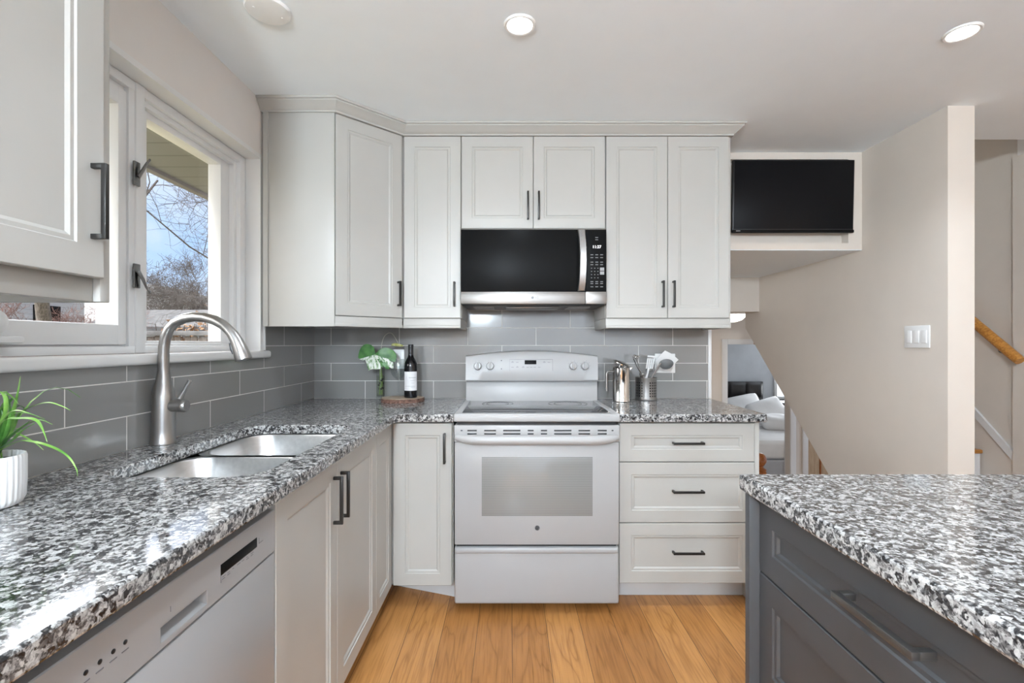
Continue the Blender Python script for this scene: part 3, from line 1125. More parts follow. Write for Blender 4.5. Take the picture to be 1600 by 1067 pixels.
front(t, F2, dW, UT - UB - 0.001, M['cab'], 0.058, 'door', (dW - 0.026, 0.125, 0.130, True))
mb = MB(F2)
mb.box(-0.004, dW + 0.006, RB - UB, -0.002, -0.006, T - 0.008, 0.003)
mb.box(-0.004, dW + 0.006, RB - UB, RB - UB + 0.016, -0.006, T - 0.003, 0.003)
obj('light_rail', mb, M['rail'], t)

# left wall cabinet (near the camera)
LX = -0.83
t = thing('wall_cabinet', 'large white wall cabinet in the left foreground, hung on the window wall', CT_, (-1.0, 0.6, UB))
mb = MB()
mb.box(XL + 0.009, LX - T - 0.001, -0.20, 0.985, UB + 0.003, 2.345, 0.001)
mb.box(XL + 0.009, LX - T - 0.001, -0.20, 0.0, RB, UB + 0.003)
obj('body', mb, M['cab'], t)
mb = MB()
mb.box(XL + 0.009, LX - 0.012, 0.986, 1.010, RB + 0.004, 2.345, 0.002)
obj('end_panel', mb, M['cab'], t)
F = frame((LX - T, 0.39, UB - 0.002), (1, 0, 0))
front(t, F, 0.592, UT - UB + 0.004, M['cab'], 0.062, 'door', (0.592 - 0.028, 0.150, 0.150, True))
F = frame((LX - T, -0.20, UB - 0.002), (1, 0, 0))
front(t, F, 0.587, UT - UB + 0.004, M['cab'], 0.062, 'door', (0.028, 0.150, 0.150, True))
mb = MB()
mb.box(LX - 0.050, LX - 0.026, -0.20, 0.9855, RB + 0.003, UB + 0.002, 0.003)
obj('light_rail', mb, M['rail'], t)

# crown moulding following the tops of the wall cabinets
mb = MB()
path = [(1.174, YB - 0.001), (1.174, YU), (-0.560, YU), (cx0 + 0.003, cy0 - 0.004), (XL + 0.002, cy0 - 0.004)]
prof = [(0.0, 2.338), (0.006, 2.338), (0.006, 2.346), (0.012, 2.349), (0.022, 2.358), (0.036, 2.370), (0.044, 2.376), (0.044, 2.382), (0.052, 2.384), (0.052, CEIL - 0.0005), (-0.02, CEIL - 0.0005), (-0.02, 2.338)]
rings = []
for i, p in enumerate(path):
    p = Vector(p)
    ns = []
    for a, b in ((i - 1, i), (i, i + 1)):
        if 0 <= a and b < len(path):
            d = (Vector(path[b]) - Vector(path[a])).normalized()
            ns.append(Vector((-d.y, d.x)))
    nn = ns[0] if len(ns) == 1 else (ns[0] + ns[1]) / (1 + ns[0].dot(ns[1]))
    rings.append([mb.bm.verts.new((p.x + nn.x * q, p.y + nn.y * q, z)) for q, z in prof])
# orientation: path runs right to left, outward is the side of the room
for a, b in zip(rings, rings[1:]):
    for k in range(len(prof)):
        j = (k + 1) % len(prof)
        mb.bm.faces.new((a[k], a[j], b[j], b[k]))
mb.bm.faces.new(rings[0]); mb.bm.faces.new(list(reversed(rings[-1])))
cm = obj('crown_moulding', mb, M['cab'], None, (0.2, YU, 2.338), angle=25)
tag(cm, 'white stepped crown moulding running along the wall cabinet tops', 'moulding')

# under-cabinet light bars
def bar_mb(L):
    mb = MB()
    mb.box(-L / 2, L / 2, -0.028, 0.028, -0.016, 0, 0.004)
    return mb
def lens_mb(L):
    mb = MB()
    mb.box(-L / 2 + 0.012, L / 2 - 0.012, -0.020, 0.020, -0.0225, -0.0155, 0.003)
    return mb
for i, (xc, L, lab) in enumerate([(-0.405, 0.25, 'white light bar under the narrow cabinet left of the microwave'),
                                  (0.83, 0.40, 'white light bar under the cabinet right of the microwave'),
                                  (-0.72, 0.20, 'white light bar under the diagonal corner cabinet')]):
    t = thing('under_cabinet_light', lab, 'light', (xc, 2.66, UB - 0.0005), 'light bars under the wall cabinets')
    mb = bar_mb(L)
    bmesh.ops.translate(mb.bm, vec=(xc, 2.66, UB - 0.0012), verts=mb.bm.verts)
    obj('housing', mb, M['plastic'], t)
    mb = lens_mb(L)
    bmesh.ops.translate(mb.bm, vec=(xc, 2.66, UB - 0.0012), verts=mb.bm.verts)
    obj('diffuser', mb, M['plastic'], t)

# ------------------------------------------------------------------ base cabinets
BT, BB = 0.868, 0.107
YF = 2.25            # back run fronts
XF = -0.555          # left run fronts
TOE = 2.37
TOEX = -0.66

# corner base cabinet with two hinged leaves
t = thing('corner_base_cabinet', 'white corner base cabinet with folding door left of the stove', CT_, (-0.85, 2.55, 0))
mb = MB()
mb.prism([(XL + 0.002, 2.0), (XF - T - 0.001, 2.0), (XF - T - 0.001, YF + T + 0.001), (-0.268, YF + T + 0.001), (-0.268, YB - 0.001), (XL + 0.002, YB - 0.001)], BB, CB - 0.0005, 'xy')
obj('body', mb, M['cab'], t)
mb = MB()
mb.prism([(XL + 0.02, 2.0), (TOEX, 2.0), (TOEX, 2.490), (-0.268, 2.352), (-0.268, YB - 0.02), (XL + 0.02, YB - 0.02)], 0.001, BB, 'xy')
obj('toe_kick', mb, M['toe'], t)
F = frame((-0.548, YF + T, BB), (0, -1, 0))
front(t, F, 0.275, BT - BB, M['cab'], 0.056, 'door', (0.275 - 0.033, BT - BB - 0.115, 0.140, True))
F = frame((XF - T, 1.9935, BB), (1, 0, 0))
front(t, F, 0.2535, BT - BB, M['cab'], 0.050, 'door')

# sink base
t = thing('sink_base_cabinet', 'white two-door base cabinet under the sink', CT_, (-0.9, 1.56, 0))
mb = MB()
mb.box(XL + 0.002, XF - T - 0.001, 1.136, 1.154, BB, CB - 0.0005)
mb.box(XL + 0.002, XF - T - 0.001, 1.978, 1.996, BB, CB - 0.0005)
mb.box(XL + 0.002, XF - T - 0.001, 1.154, 1.978, BB, BB + 0.018)
mb.box(XL + 0.002, XL + 0.014, 1.154, 1.978, BB + 0.018, CB - 0.0005)
mb.box(XF - T - 0.019, XF - T - 0.001, 1.154, 1.978, CB - 0.04, CB - 0.0005)
obj('body', mb, M['cab'], t)
mb = MB()
mb.box(XL + 0.02, TOEX, 1.136, 1.996, 0.001, BB)
obj('toe_kick', mb, M['toe'], t)
F = frame((XF - T, 1.138, BB), (1, 0, 0))
front(t, F, 0.4025, BT - BB, M['cab'], 0.056, 'door', (0.4025 - 0.030, BT - BB - 0.120, 0.150, True))
F = frame((XF - T, 1.5430, BB), (1, 0, 0))
front(t, F, 0.4480, BT - BB, M['cab'], 0.056, 'door', (0.030, BT - BB - 0.120, 0.150, True))

# near base cabinet, left of the dishwasher
t = thing('base_cabinet', 'white base cabinet at the near end of the left counter', CT_, (-0.9, 0.1, 0))
mb = MB()
mb.box(XL + 0.002, XF - T - 0.001, -0.30, 0.533, BB, CB - 0.0005)
obj('body', mb, M['cab'], t)
mb = MB()
mb.box(XL + 0.02, TOEX, -0.30, 0.533, 0.001, BB)
obj('toe_kick', mb, M['toe'], t)
for y in (-0.298, 0.118):
    F = frame((XF - T, y, BB), (1, 0, 0))
    front(t, F, 0.413, BT - BB, M['cab'], 0.056, 'door', (0.38 if y < 0 else 0.033, BT - BB - 0.120, 0.150, True))

# drawer base right of the stove
t = thing('drawer_cabinet', 'white three-drawer base cabinet right of the stove', CT_, (0.84, 2.6, 0))
mb = MB()
mb.box(0.5105, 1.148, YF + T + 0.001, YB - 0.0005, BB + 0.01, CB - 0.0005)
obj('body', mb, M['cab'], t)
mb = MB()
mb.box(1.1485, 1.170, YF + 0.004, YB - 0.0005, 0.002, CB - 0.0005, 0.001)
obj('end_panel', mb, M['cab'], t)
mb = MB()
mb.box(0.5105, 1.148, TOE, YB - 0.02, 0.001, BB + 0.0095)
obj('toe_kick', mb, M['toe'], t)
for z0, z1 in ((0.688, 0.868), (0.403, 0.684), (0.119, 0.399)):
    F = frame((0.5125, YF + T, z0), (0, -1, 0))
    front(t, F, 0.6335, z1 - z0, M['cab'], 0.056, 'drawer', (0.318, (z1 - z0) * (0.5 if z0 > 0.6 else 0.53), 0.145, False))

# ------------------------------------------------------------------ countertops
hole = rrect(-1.030, -0.628, 1.180, 1.930, 0.085, 7)
outer = [(XL + 0.0085, YB - 0.0085), (XL + 0.0085, -0.30), (-0.530, -0.30), (-0.530, 2.19), (-0.512, 2.217), (-0.2615, 2.217), (-0.2615, YB - 0.0085)]
hole = list(reversed(list(reversed(hole))))
mb = slab(outer, CB, CT, 0.005, hole)
c1 = obj('countertop', mb, M['granite'], None, (-0.85, 1.5, CB), angle=12)
tag(c1, 'speckled granite L-shaped countertop around the sink, left of the stove', 'countertop')
outer = [(1.195, YB - 0.012), (0.5065, YB - 0.012), (0.5065, 2.217)] + [(1.195 - 0.02 + 0.02 * math.sin(a), 2.217 + 0.02 - 0.02 * math.cos(a)) for a in [R(0), R(30), R(60), R(90)]]
mb = slab(outer, CB, CT, 0.005)
c2 = obj('countertop', mb, M['granite'], None, (0.85, 2.5, CB), angle=12)
tag(c2, 'short granite countertop on the drawer cabinet right of the stove', 'countertop')

# ------------------------------------------------------------------ island
IX = 0.603
t = thing('kitchen_island', 'charcoal painted kitchen island with drawers in the right foreground', 'island', (1.1, 0.3, 0))
mb = MB()
mb.box(IX + T + 0.001, 1.80, -0.90, 1.162, 0.10, CT - 0.041)
obj('body', mb, M['dark_cab'], t)
mb = MB()
mb.box(0.580, 1.82, 1.163, 1.185, 0.002, CT - 0.0405, 0.0015)
obj('end_panel', mb, M['dark_cab'], t)
mb = MB()
mb.box(0.68, 1.75, -0.88, 1.15, 0.001, 0.10)
obj('toe_kick', mb, M['dark_cab'], t)
def iloops(fr):
    return [(0.0, 0.0018), (0.0018, 0.0), (fr, 0.0), (fr + 0.003, 0.004), (fr + 0.011, 0.0045), (fr + 0.014, 0.011)]
for y1 in (1.161, 0.358):
    for z0, z1 in ((0.694, 0.868), (0.414, 0.690), (0.110, 0.410)):
        F = frame((IX + T, y1, z0), (-1, 0, 0))
        mbp = MB(F)
        mbp.panel(0.799, z1 - z0, T, iloops(0.056))
        d = obj('drawer', mbp, M['dark_cab'], t, angle=25)
        pull(d, F, 0.397, (z1 - z0) * (0.60 if z0 > 0.6 else 0.5), 0.172, False, M['pull_i'], sec=0.013, proj=0.036)
outer = [(0.577, 1.208), (0.577, -0.95), (1.95, -0.95), (1.95, 1.208)]
mb = slab(outer, CT - 0.040, CT, 0.006)
c3 = obj('countertop', mb, M['granite'], None, (1.2, 0.2, CT - 0.04), angle=12)
tag(c3, 'black and white granite countertop on the charcoal island', 'countertop')

# ------------------------------------------------------------------ dishwasher
DXF = -0.556
t = thing('dishwasher', 'white built-in dishwasher under the left counter beside the sink cabinet', 'dishwasher', (-0.85, 0.84, 0))
mb = MB()
mb.box(XL + 0.05, DXF - 0.03, 0.540, 1.132, 0.10, 0.860)
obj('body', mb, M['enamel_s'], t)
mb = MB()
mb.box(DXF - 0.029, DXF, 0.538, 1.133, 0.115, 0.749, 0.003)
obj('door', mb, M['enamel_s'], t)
mb = MB()
a0, a1, z0, z1 = 0.762, 0.8805, 0.760, 0.791
F = frame((DXF - 0.029, 0.538, 0.753), (1, 0, 0))
mb = MB(F)
mb.pocket_panel(0.595, 0.097, 0.030, a0 - 0.538, a1 - 0.538, z0 - 0.753, z1 - 0.753, 0.022)
cp = obj('control_panel', mb, M['enamel_s'], t)
mb = MB()
mb.box(DXF, DXF + 0.0018, 0.9204, 1.0518, 0.796, 0.817, 0.0005)
obj('display', mb, M['black_gloss'], cp)
for y in (0.6275, 0.649, 0.671, 0.692):
    mb = MB()
    mb.lathe([(0, 0), (0.0034, 0), (0.0034, 0.002), (0.002, 0.0026), (0, 0.0026)], (DXF, y, 0.811), 14, rot=Matrix.Rotation(R(90), 3, 'Y'))
    obj('button', mb, M['black'], cp)
mb = MB()
for y in (0.6275, 0.649, 0.671, 0.692):
    mb.box(DXF + 0.0008, DXF + 0.0016, y - 0.006, y + 0.006, 0.7985, 0.8000)
for i in range(7):
    y = 0.925 + i * 0.017
    mb.box(DXF + 0.0008, DXF + 0.0016, y, y + 0.011 - 0.003 * (i % 3), 0.7905, 0.7915)
    if i in (0, 1, 5, 6):
        mb.box(DXF + 0.0008, DXF + 0.0016, y, y + 0.009, 0.7862, 0.7872)
mb.box(DXF + 0.0008, DXF + 0.0016, 0.9204, 0.9212, 0.782, 0.796)
mb.box(DXF + 0.0008, DXF + 0.0016, 1.060, 1.0608, 0.800, 0.812)
mb.box(DXF + 0.0008, DXF + 0.0016, 1.060, 1.078, 0.7995, 0.8003)
mb.box(DXF + 0.0008, DXF + 0.0016, 0.7840, 0.7848, 0.803, 0.812)
obj('printing', mb, M['ink'], cp)
mb = MB()
mb.box(DXF - 0.06, DXF - 0.05, 0.542, 1.130, 0.002, 0.112)
obj('kick_plate', mb, M['toe'], t)

# ------------------------------------------------------------------ sink
t = thing('sink', 'stainless steel double-bowl undermount sink set in the granite', 'sink', (-0.83, 1.55, CB - 0.2))
def bowl(x0, x1, y0, y1, depth):
    mb = MB()
    zt = CB - 0.0015
    secs = [(0.022, 0.0, 0.095), (0.0, 0.0, 0.085), (-0.003, -0.006, 0.083), (-0.010, -depth * 0.55, 0.080), (-0.022, -depth + 0.03, 0.075), (-0.040, -depth + 0.006, 0.06), (-0.07, -depth, 0.045)]
    rs = []
    for gx, dz, r in secs:
        p = rrect(x0 - gx, x1 + gx, y0 - gx, y1 + gx, max(0.02, r), 7)
        rs.append([mb.bm.verts.new((x, y, zt + dz)) for x, y in p])
    for a, b in zip(rs, rs[1:]):
        n = len(a)
        for k in range(n):
            mb.bm.faces.new((a[k], a[(k + 1) % n], b[(k + 1) % n], b[k]))
    mb.bm.faces.new(rs[-1])
    mb.bm.normal_update(); bmesh.ops.solidify(mb.bm, geom=list(mb.bm.faces), thickness=0.0012)
    return mb
ym = 1.555
for (a, b, dp) in ((1.184, ym - 0.014, 0.20), (ym + 0.014, 1.926, 0.18)):
    bo = obj('bowl', bowl(-1.026, -0.632, a, b, dp), M['steel_sink'], t, angle=50)
    mb = MB()
    mb.lathe([(0, 0.0005), (0.018, 0.0005), (0.020, 0.003), (0.040, 0.004), (0.043, 0.0015), (0.043, -0.002), (0, -0.002)], (-0.83, (a + b) / 2, CB - dp + 0.001), 28)
    obj('drain', mb, M['chrome'], bo)

# ------------------------------------------------------------------ faucet
FY = 1.572
def fp(px, py): return ((px - 797) * FY / 750, FY, CAMZ - (py - 537) * FY / 750)
fx0 = (255.5 - 797) * FY / 750
t = thing('faucet', 'tall brushed nickel gooseneck faucet with pull-down head behind the sink', 'faucet', (fx0, FY, CT))
mb = MB()
mb.lathe([(0, 0.0005), (0.037, 0.0005), (0.0375, 0.004), (0.0345, 0.012), (0.0335, 0.05), (0.0325, 0.10), (0.0315, 0.160), (0.030, 0.168),
          (0.0245, 0.198), (0.019, 0.222), (0.0165, 0.240), (0.0165, 0.249), (0, 0.249)], (fx0, FY, CT), 40)
obj('body', mb, M['steel_v'], t)
neck = [(255.5, 576), (255.5, 560), (256, 543), (258.5, 527), (264.5, 513), (274, 503.5), (288, 497.5), (304, 495), (320, 496), (336, 500.5), (348, 507), (358, 516)]
mb = MB()
mb.tube([fp(*p) for p in neck], 0.0160, 20)
obj('spout', mb, M['steel_v'], t)
mb = MB()
hd = [(357, 515), (364, 523), (370, 533), (375, 545), (379, 556), (381, 562)]
mb.tube([fp(*p) for p in hd], [0.0163, 0.0175, 0.0195, 0.0225, 0.0250, 0.0255], 22)
h_ = obj('spray_head', mb, M['steel_v'], t)
mb = MB()
mb.tube([fp(359.5, 536), fp(362.5, 545), fp(365, 553)], [0.004, 0.0065, 0.004], 10)
obj('spray_button', mb, M['black'], h_)
mb = MB()
mb.tube([fp(268, 634), fp(280, 634), fp(286, 634)], 0.020, 24)
mb.tube([fp(286.5, 634), fp(289, 634), fp(292, 634)], [0.021, 0.021, 0.017], 24)
mb.tube([fp(281, 622), fp(284, 617), fp(290, 606), fp(297, 594)], [0.010, 0.0075, 0.0065, 0.0062], 14)
obj('lever', mb, M['steel_v'], t)

# ------------------------------------------------------------------ range
SX0, SX1 = -0.2575, 0.5025
SC = (SX0 + SX1) / 2
SF = 2.20
t = thing('stove', 'white freestanding electric range with glass cooktop', 'stove', (SC, 2.5, 0))
mb = MB()
mb.box(SX0 + 0.004, SX1 - 0.004, SF + 0.05, YB - 0.03, 0.05, 0.868, 0.002)
obj('body', mb, M['enamel'], t)
mb = MB()
mb.box(SX0 + 0.012, SX1 - 0.012, SF + 0.018, SF + 0.06, 0.10, 0.884)
for x in (SX0 + 0.05, SX1 - 0.05):
    for y in (SF + 0.12, YB - 0.1):
        m2 = MB()
        m2.lathe([(0, 0.001), (0.02, 0.001), (0.02, 0.05), (0, 0.05)], (x, y, 0), 12)
        obj('foot', m2, M['black'], t)
obj('gasket', mb, M['black'], t)
mb = MB()
mb.box(SX0, SX1, SF - 0.010, 2.735, 0.884, 0.912, 0.006, 3)
mb.box(SX0 + 0.001, SX1 - 0.001, SF - 0.008, SF + 0.035, 0.90, 0.920, 0.004, 3)
mb.box(SX0 + 0.001, SX0 + 0.033, SF + 0.02, 2.735, 0.90, 0.920, 0.004, 3)
mb.box(SX1 - 0.033, SX1 - 0.001, SF + 0.02, 2.735, 0.90, 0.920, 0.004, 3)
ck = obj('cooktop', mb, M['enamel'], t)
mb = MB()
mb.box(SX0 + 0.031, SX1 - 0.031, SF + 0.033, 2.722, 0.9115, 0.9175, 0.001)
obj('glass_top', mb, M['cooktop'], ck)
for x, y, r in ((SC - 0.19, SF + 0.17, 0.115), (SC + 0.19, SF + 0.17, 0.10), (SC - 0.19, SF + 0.40, 0.085), (SC + 0.19, SF + 0.40, 0.105)):
    for q in (r, r * 0.72):
        mb = MB()
        mb.lathe([(q - 0.0018, 0.9172), (q, 0.9172), (q, 0.91765), (q - 0.0018, 0.91765), (q - 0.0018, 0.9172)], (x, y, 0), 56)
        obj('burner_ring', mb, M['burner'], ck)
# backguard
BW = 0.3725
by0 = 2.722
mb = MB()
mb.prism([(by0, 0.900), (by0 - 0.004, 0.905), (by0 + 0.006, 1.028), (YB - 0.02, 1.028), (YB - 0.02, 0.900)], SC - BW, SC + BW, 'yz', 0.003)
obj('backguard', mb, M['enamel'], t)
pts = []
N = 24
for i in range(N + 1):
    u = -1 + 2 * i / N
    pts.append((SC + BW * u, 1.172 + 0.029 * (1 - u * u)))
mb = MB()
tm = bmesh.new()
fr_, bk = [], []
for x, z in pts:
    fr_.append(x); bk.append(z)
rows = []
def cpy(z): return by0 - 0.024 + (z - 1.03) * 0.11
for z_i in (0, 1, 2, 3, 4, 5):
    row = []
    for i in range(N + 1):
        x = fr_[i]; zt = bk[i]
        f = [0.0, 0.05, 0.4, 0.9, 0.97, 1.0][z_i]
        z = 1.030 + (zt - 1.030) * f
        y = cpy(z) + (0.006 if z_i == 0 else 0) + (0.003 if z_i == 4 else 0.012 if z_i == 5 else 0)
        row.append((x, y, z))
    rows.append(row)
rows.append([(p[0], YB - 0.02, p[2]) for p in rows[-1]])
rows.append([(p[0], YB - 0.02, 1.030) for p in rows[0]])
V_ = [[tm.verts.new(p) for p in r] for r in rows]
nr = len(V_)
for a in range(nr):
    b = (a + 1) % nr
    for j in range(N):
        tm.faces.new((V_[a][j], V_[a][j + 1], V_[b][j + 1], V_[b][j]))
tm.faces.new([V_[a][0] for a in range(nr)])
tm.faces.new([V_[a][N] for a in reversed(range(nr))])
mb._app(tm)
pn = obj('control_panel', mb, M['enamel'], t, angle=40)
def pf(px, py, out=0.0):
    z = CAMZ - (py - 537) / 277.5
    x = (px - 797) / 277.5
    return Vector((x, cpy(z) - out, z))
Wp = Vector((0, -1, 0.11)).normalized()
for px in (746.5, 765.8, 895.5, 914):
    o_ = pf(px, 572)
    F = frame(o_, Wp)
    mb = MB(F)
    mb.lathe([(0, 0.0), (0.0235, 0.0), (0.0235, 0.004), (0.021, 0.006), (0.0195, 0.017), (0.018, 0.020), (0, 0.020)], (0, 0, 0), 28)
    mb.box(-0.0048, 0.0048, -0.021, 0.023, 0.016, 0.034, 0.003)
    k_ = obj('knob', mb, M['enamel'], pn)
    mb = MB(F)
    mb.box(-0.0009, 0.0009, 0.008, 0.021, 0.0335, 0.0346)
    obj('pointer', mb, M['ink_l'], k_)
for py in (563.4, 576.3):
    mb = MB()
    mb.lathe([(0, 0), (0.0032, 0), (0.0032, 0.0012), (0, 0.0012)], pf(783.4, py), 14, rot=frame((0, 0, 0), Wp).to_3x3())
    obj('indicator_light', mb, M['black'], pn)
F = frame(pf(829, 566), Wp)
mb = MB(F)
mb.box(-0.033, 0.033, -0.0115, 0.0115, -0.001, 0.0012, 0.0006)
obj('clock_display', mb, M['black_gloss'], pn)
mb = MB(frame(pf(830, 570), Wp))
for (u0, u1, v0, v1) in ((-0.122, 0.122, 0.0305, 0.0316), (-0.122, -0.1212, -0.034, 0.031), (0.1212, 0.122, -0.034, 0.031)):
    mb.box(u0, u1, v0, v1, -0.0005, 0.0022)
for i, (u, v) in enumerate([(-0.105, 0.014), (-0.078, 0.014), (-0.105, -0.014), (-0.078, -0.014), (-0.045, -0.014), (-0.020, -0.014), (0.0, -0.014), (0.02, -0.014), (0.045, -0.014), (0.074, 0.014), (0.100, 0.014)]):
    mb.box(u - 0.007, u + 0.007, v - 0.001, v + 0.001, -0.0005, 0.0021)
    if i in (0, 3, 4, 9):
        mb.box(u - 0.004, u + 0.004, v + 0.004, v + 0.0055, -0.0005, 0.0021)
for u in (-0.302, -0.232, 0.237, 0.304):
    for k in range(9):
        a = R(-60 + k * 37.5)
        mb.box(u + 0.029 * math.sin(a) - 0.0012, u + 0.029 * math.sin(a) + 0.0012, -0.006 + 0.029 * math.cos(a) - 0.0012, -0.006 + 0.029 * math.cos(a) + 0.0012, -0.0005, 0.0021)
obj('printing', mb, M['ink'], pn)
# oven door: vented top band, handle, window
mb = MB()
zb0, zb1 = 0.790, 0.868
rows_ = [0.8437, 0.8285]
segs = [(215, 293), (355, 453), (513, 657), (717, 767), (827, 879), (937, 1082), (1140, 1237), (1300, 1376)]
segs = [((a * 0.1875 + 690 - 797) / 340.9, (b * 0.1875 + 690 - 797) / 340.9) for a, b in segs]
mb.box(SX0 + 0.001, SX1 - 0.001, SF - 0.002, SF + 0.02, zb0, zb1, 0.004)
band = obj('vent_band', mb, M['enamel'], t)
for z in rows_:
    for a, b in segs:
        mb = MB()
        mb.box(a, b, SF - 0.0032, SF + 0.003, z - 0.0032, z + 0.0032, 0.001)
        obj('vent_slot', mb, M['black'], band)
for px in (721.3, 957):
    mb = MB()
    mb.box((px - 797) / 340.9 - 0.005, (px - 797) / 340.9 + 0.005, SF - 0.0032, SF + 0.003, 0.8405, 0.8470, 0.002)
    obj('screw_hole', mb, M['black'], band)
mb = MB()
mb.box(SX0 + 0.003, SX1 - 0.003, SF, SF + 0.045, 0.319, 0.789, 0.004)
dr_ = obj('oven_door', mb, M['enamel'], t)
mb = MB()
mb.box(-0.130, 0.378, SF - 0.0010, SF + 0.002, 0.452, 0.722, 0.0004)
obj('window', mb, M['oven_win'], dr_)
hp = []
for i in range(21):
    u = -1 + 2 * i / 20
    out = 0.048 * (1 - abs(u) ** 10) + 0.004
    hp.append((SC + 0.366 * u, SF - out, 0.8085 + 0.004 * abs(u) ** 6))
mb = MB()
mb.tube(hp, [0.014 + 0.006 * min(1, (1 - abs(-1 + 2 * i / 20)) * 6) for i in range(21)], 16)
obj('handle', mb, M['enamel'], dr_)
F = frame(((839.5 - 797) / 340.9, SF, 0.397), (0, -1, 0))
mb = MB(F)
mb.lathe([(0.0092, 0.0), (0.0112, 0.0), (0.0112, 0.0012), (0.0092, 0.0012), (0.0092, 0.0)], (0, 0, 0), 32)
for k in range(4):
    a = R(90 * k + 20)
    mb.box(0.0072 * math.cos(a) - 0.0012, 0.0072 * math.cos(a) + 0.0012, 0.0072 * math.sin(a) - 0.0012, 0.0072 * math.sin(a) + 0.0012, 0, 0.0010)
lg = obj('badge', mb, M['ink'], dr_)
tb = text_mb('GE', 0.0115, F @ Matrix.Translation((0, 0, 0.0006)), 0.0004)
obj('lettering', tb, M['ink'], lg)
mb = MB()
mb.box(SX0 + 0.002, SX1 - 0.002, SF + 0.002, SF + 0.045, 0.046, 0.307, 0.010, 3)
mb.box(SX0 + 0.004, SX1 - 0.004, SF - 0.004, SF + 0.03, 0.278, 0.306, 0.010, 3)
dw_ = obj('storage_drawer', mb, M['enamel'], t)

# ------------------------------------------------------------------ microwave
MF = 2.49
mx0, mx1, mz0, mz1 = -0.2555, 0.5005, 1.447, 1.8475
t = thing('microwave', 'stainless and black over-the-range microwave above the stove', 'microwave', ((mx0 + mx1) / 2, 2.7, mz0))
mb = MB()
mb.box(mx0 + 0.003, mx1 - 0.003, MF + 0.03, YB - 0.009, mz0 - 0.004, mz1 - 0.001, 0.003)
obj('body', mb, M['black'], t)
mb = MB()
mb.prism([(MF + 0.004, mz1 - 0.014), (MF + 0.03, mz1 - 0.001), (MF + 0.06, mz1 - 0.001), (MF + 0.06, mz1 - 0.014)], mx0, mx1, 'yz', 0.001)
obj('top_grille', mb, M['steel'], t)
px_ = lambda p: (p - 797) * MF / 750
pz_ = lambda p: CAMZ - (p - 537) * MF / 750
mdx = px_(914.8)
zs = pz_(455.5)
mb = MB()
mb.box(mx0 + 0.001, mdx - 0.001, MF, MF + 0.03, zs, mz1 - 0.0145, 0.002)
md = obj('door', mb, M['black_gloss'], t)
mb = MB()
mb.box(mx0, mdx - 0.0005, MF - 0.002, MF + 0.03, mz0, zs - 0.0005, 0.0025)
lt = obj('lower_trim', mb, M['steel'], t)
mb = MB()
mb.box(mdx + 0.0005, mx1, MF - 0.002, MF + 0.03, mz0, zs - 0.0005, 0.0025)
obj('lower_trim', mb, M['steel'], t)
mb = MB()
mb.box(mdx + 0.0005, mx1 - 0.001, MF, MF + 0.03, zs, mz1 - 0.0145, 0.002)
cpn = obj('control_panel', mb, M['black_gloss'], t)
# curved vertical handle
mb = MB()
hx0, hx1 = px_(902.5), px_(914.0)
rows2 = []
for i in range(17):
    u = -1 + 2 * i / 16
    z = (zs + 0.003) * (1 - i / 16) + (mz1 - 0.017) * (i / 16)
    out = 0.012 + 0.034 * (1 - u * u)
    bow = 0.004 * (1 - u * u)
    rows2.append([(hx0 + bow, MF - out + 0.003, z), (hx0 + bow + 0.004, MF - out - 0.003, z), (hx1 + bow - 0.004, MF - out - 0.003, z), (hx1 + bow, MF - out + 0.003, z), (hx1 + bow, MF - out + 0.012, z), (hx0 + bow, MF - out + 0.012, z)])
VV = [[mb.bm.verts.new(p) for p in r] for r in rows2]
for a, b in zip(VV, VV[1:]):
    for k in range(6):
        mb.bm.faces.new((a[k], a[(k + 1) % 6], b[(k + 1) % 6], b[k]))
mb.bm.faces.new(VV[0]); mb.bm.faces.new(list(reversed(VV[-1])))
for z in (zs + 0.012, mz1 - 0.027):
    mb.box(hx0 + 0.006, hx1 - 0.006, MF - 0.014, MF + 0.001, z - 0.008, z + 0.008, 0.002)
obj('handle', mb, brushed('handle_steel', (0.52, 0.52, 0.515), 0.32, (300, 300, 3)), md)
F = frame((px_(932.5), MF - 0.0003, pz_(385.8)), (0, -1, 0))
obj('clock', text_mb('11:27', 0.021, F, 0.0003), M['digits'], cpn)
for r_ in range(13):
    for c_ in range(3):
        py = [371, 374.5, 398, 402.5, 409.5, 413.5, 419, 424, 429, 434, 440, 443, 448][r_]
        if r_ < 2 and c_ != 1: continue
        w_ = 4.4 if py < 416 or py > 438 else 1.6
        px = 924.8 + 7.6 * c_ if w_ > 2 else 924.3 + 5.0 * c_
        mb = MB()
        mb.box(px_(px - w_ / 2), px_(px + w_ / 2), MF - 0.0007, MF + 0.0005, pz_(py + 0.6), pz_(py - 0.6))
        obj('key', mb, M['keys'], cpn)
for a, b in ((418, 423), (424, 429)):
    mb = MB()
    mb.box(px_(937.5), px_(944), MF - 0.0007, MF + 0.0005, pz_(b), pz_(a))
    obj('start_key', mb, M['key_l'], cpn)
F = frame((px_(838.8), MF - 0.0022, pz_(465)), (0, -1, 0))
obj('lettering', text_mb('LG', 0.016, F, 0.0003), M['ink'], lt)
mb = MB(frame((px_(832.0), MF - 0.0020, pz_(465)), (0, -1, 0)))
mb.lathe([(0, 0), (0.0072, 0), (0.0072, 0.0006), (0, 0.0006)], (0, 0, 0), 28)
obj('emblem', mb, M['ink'], lt)
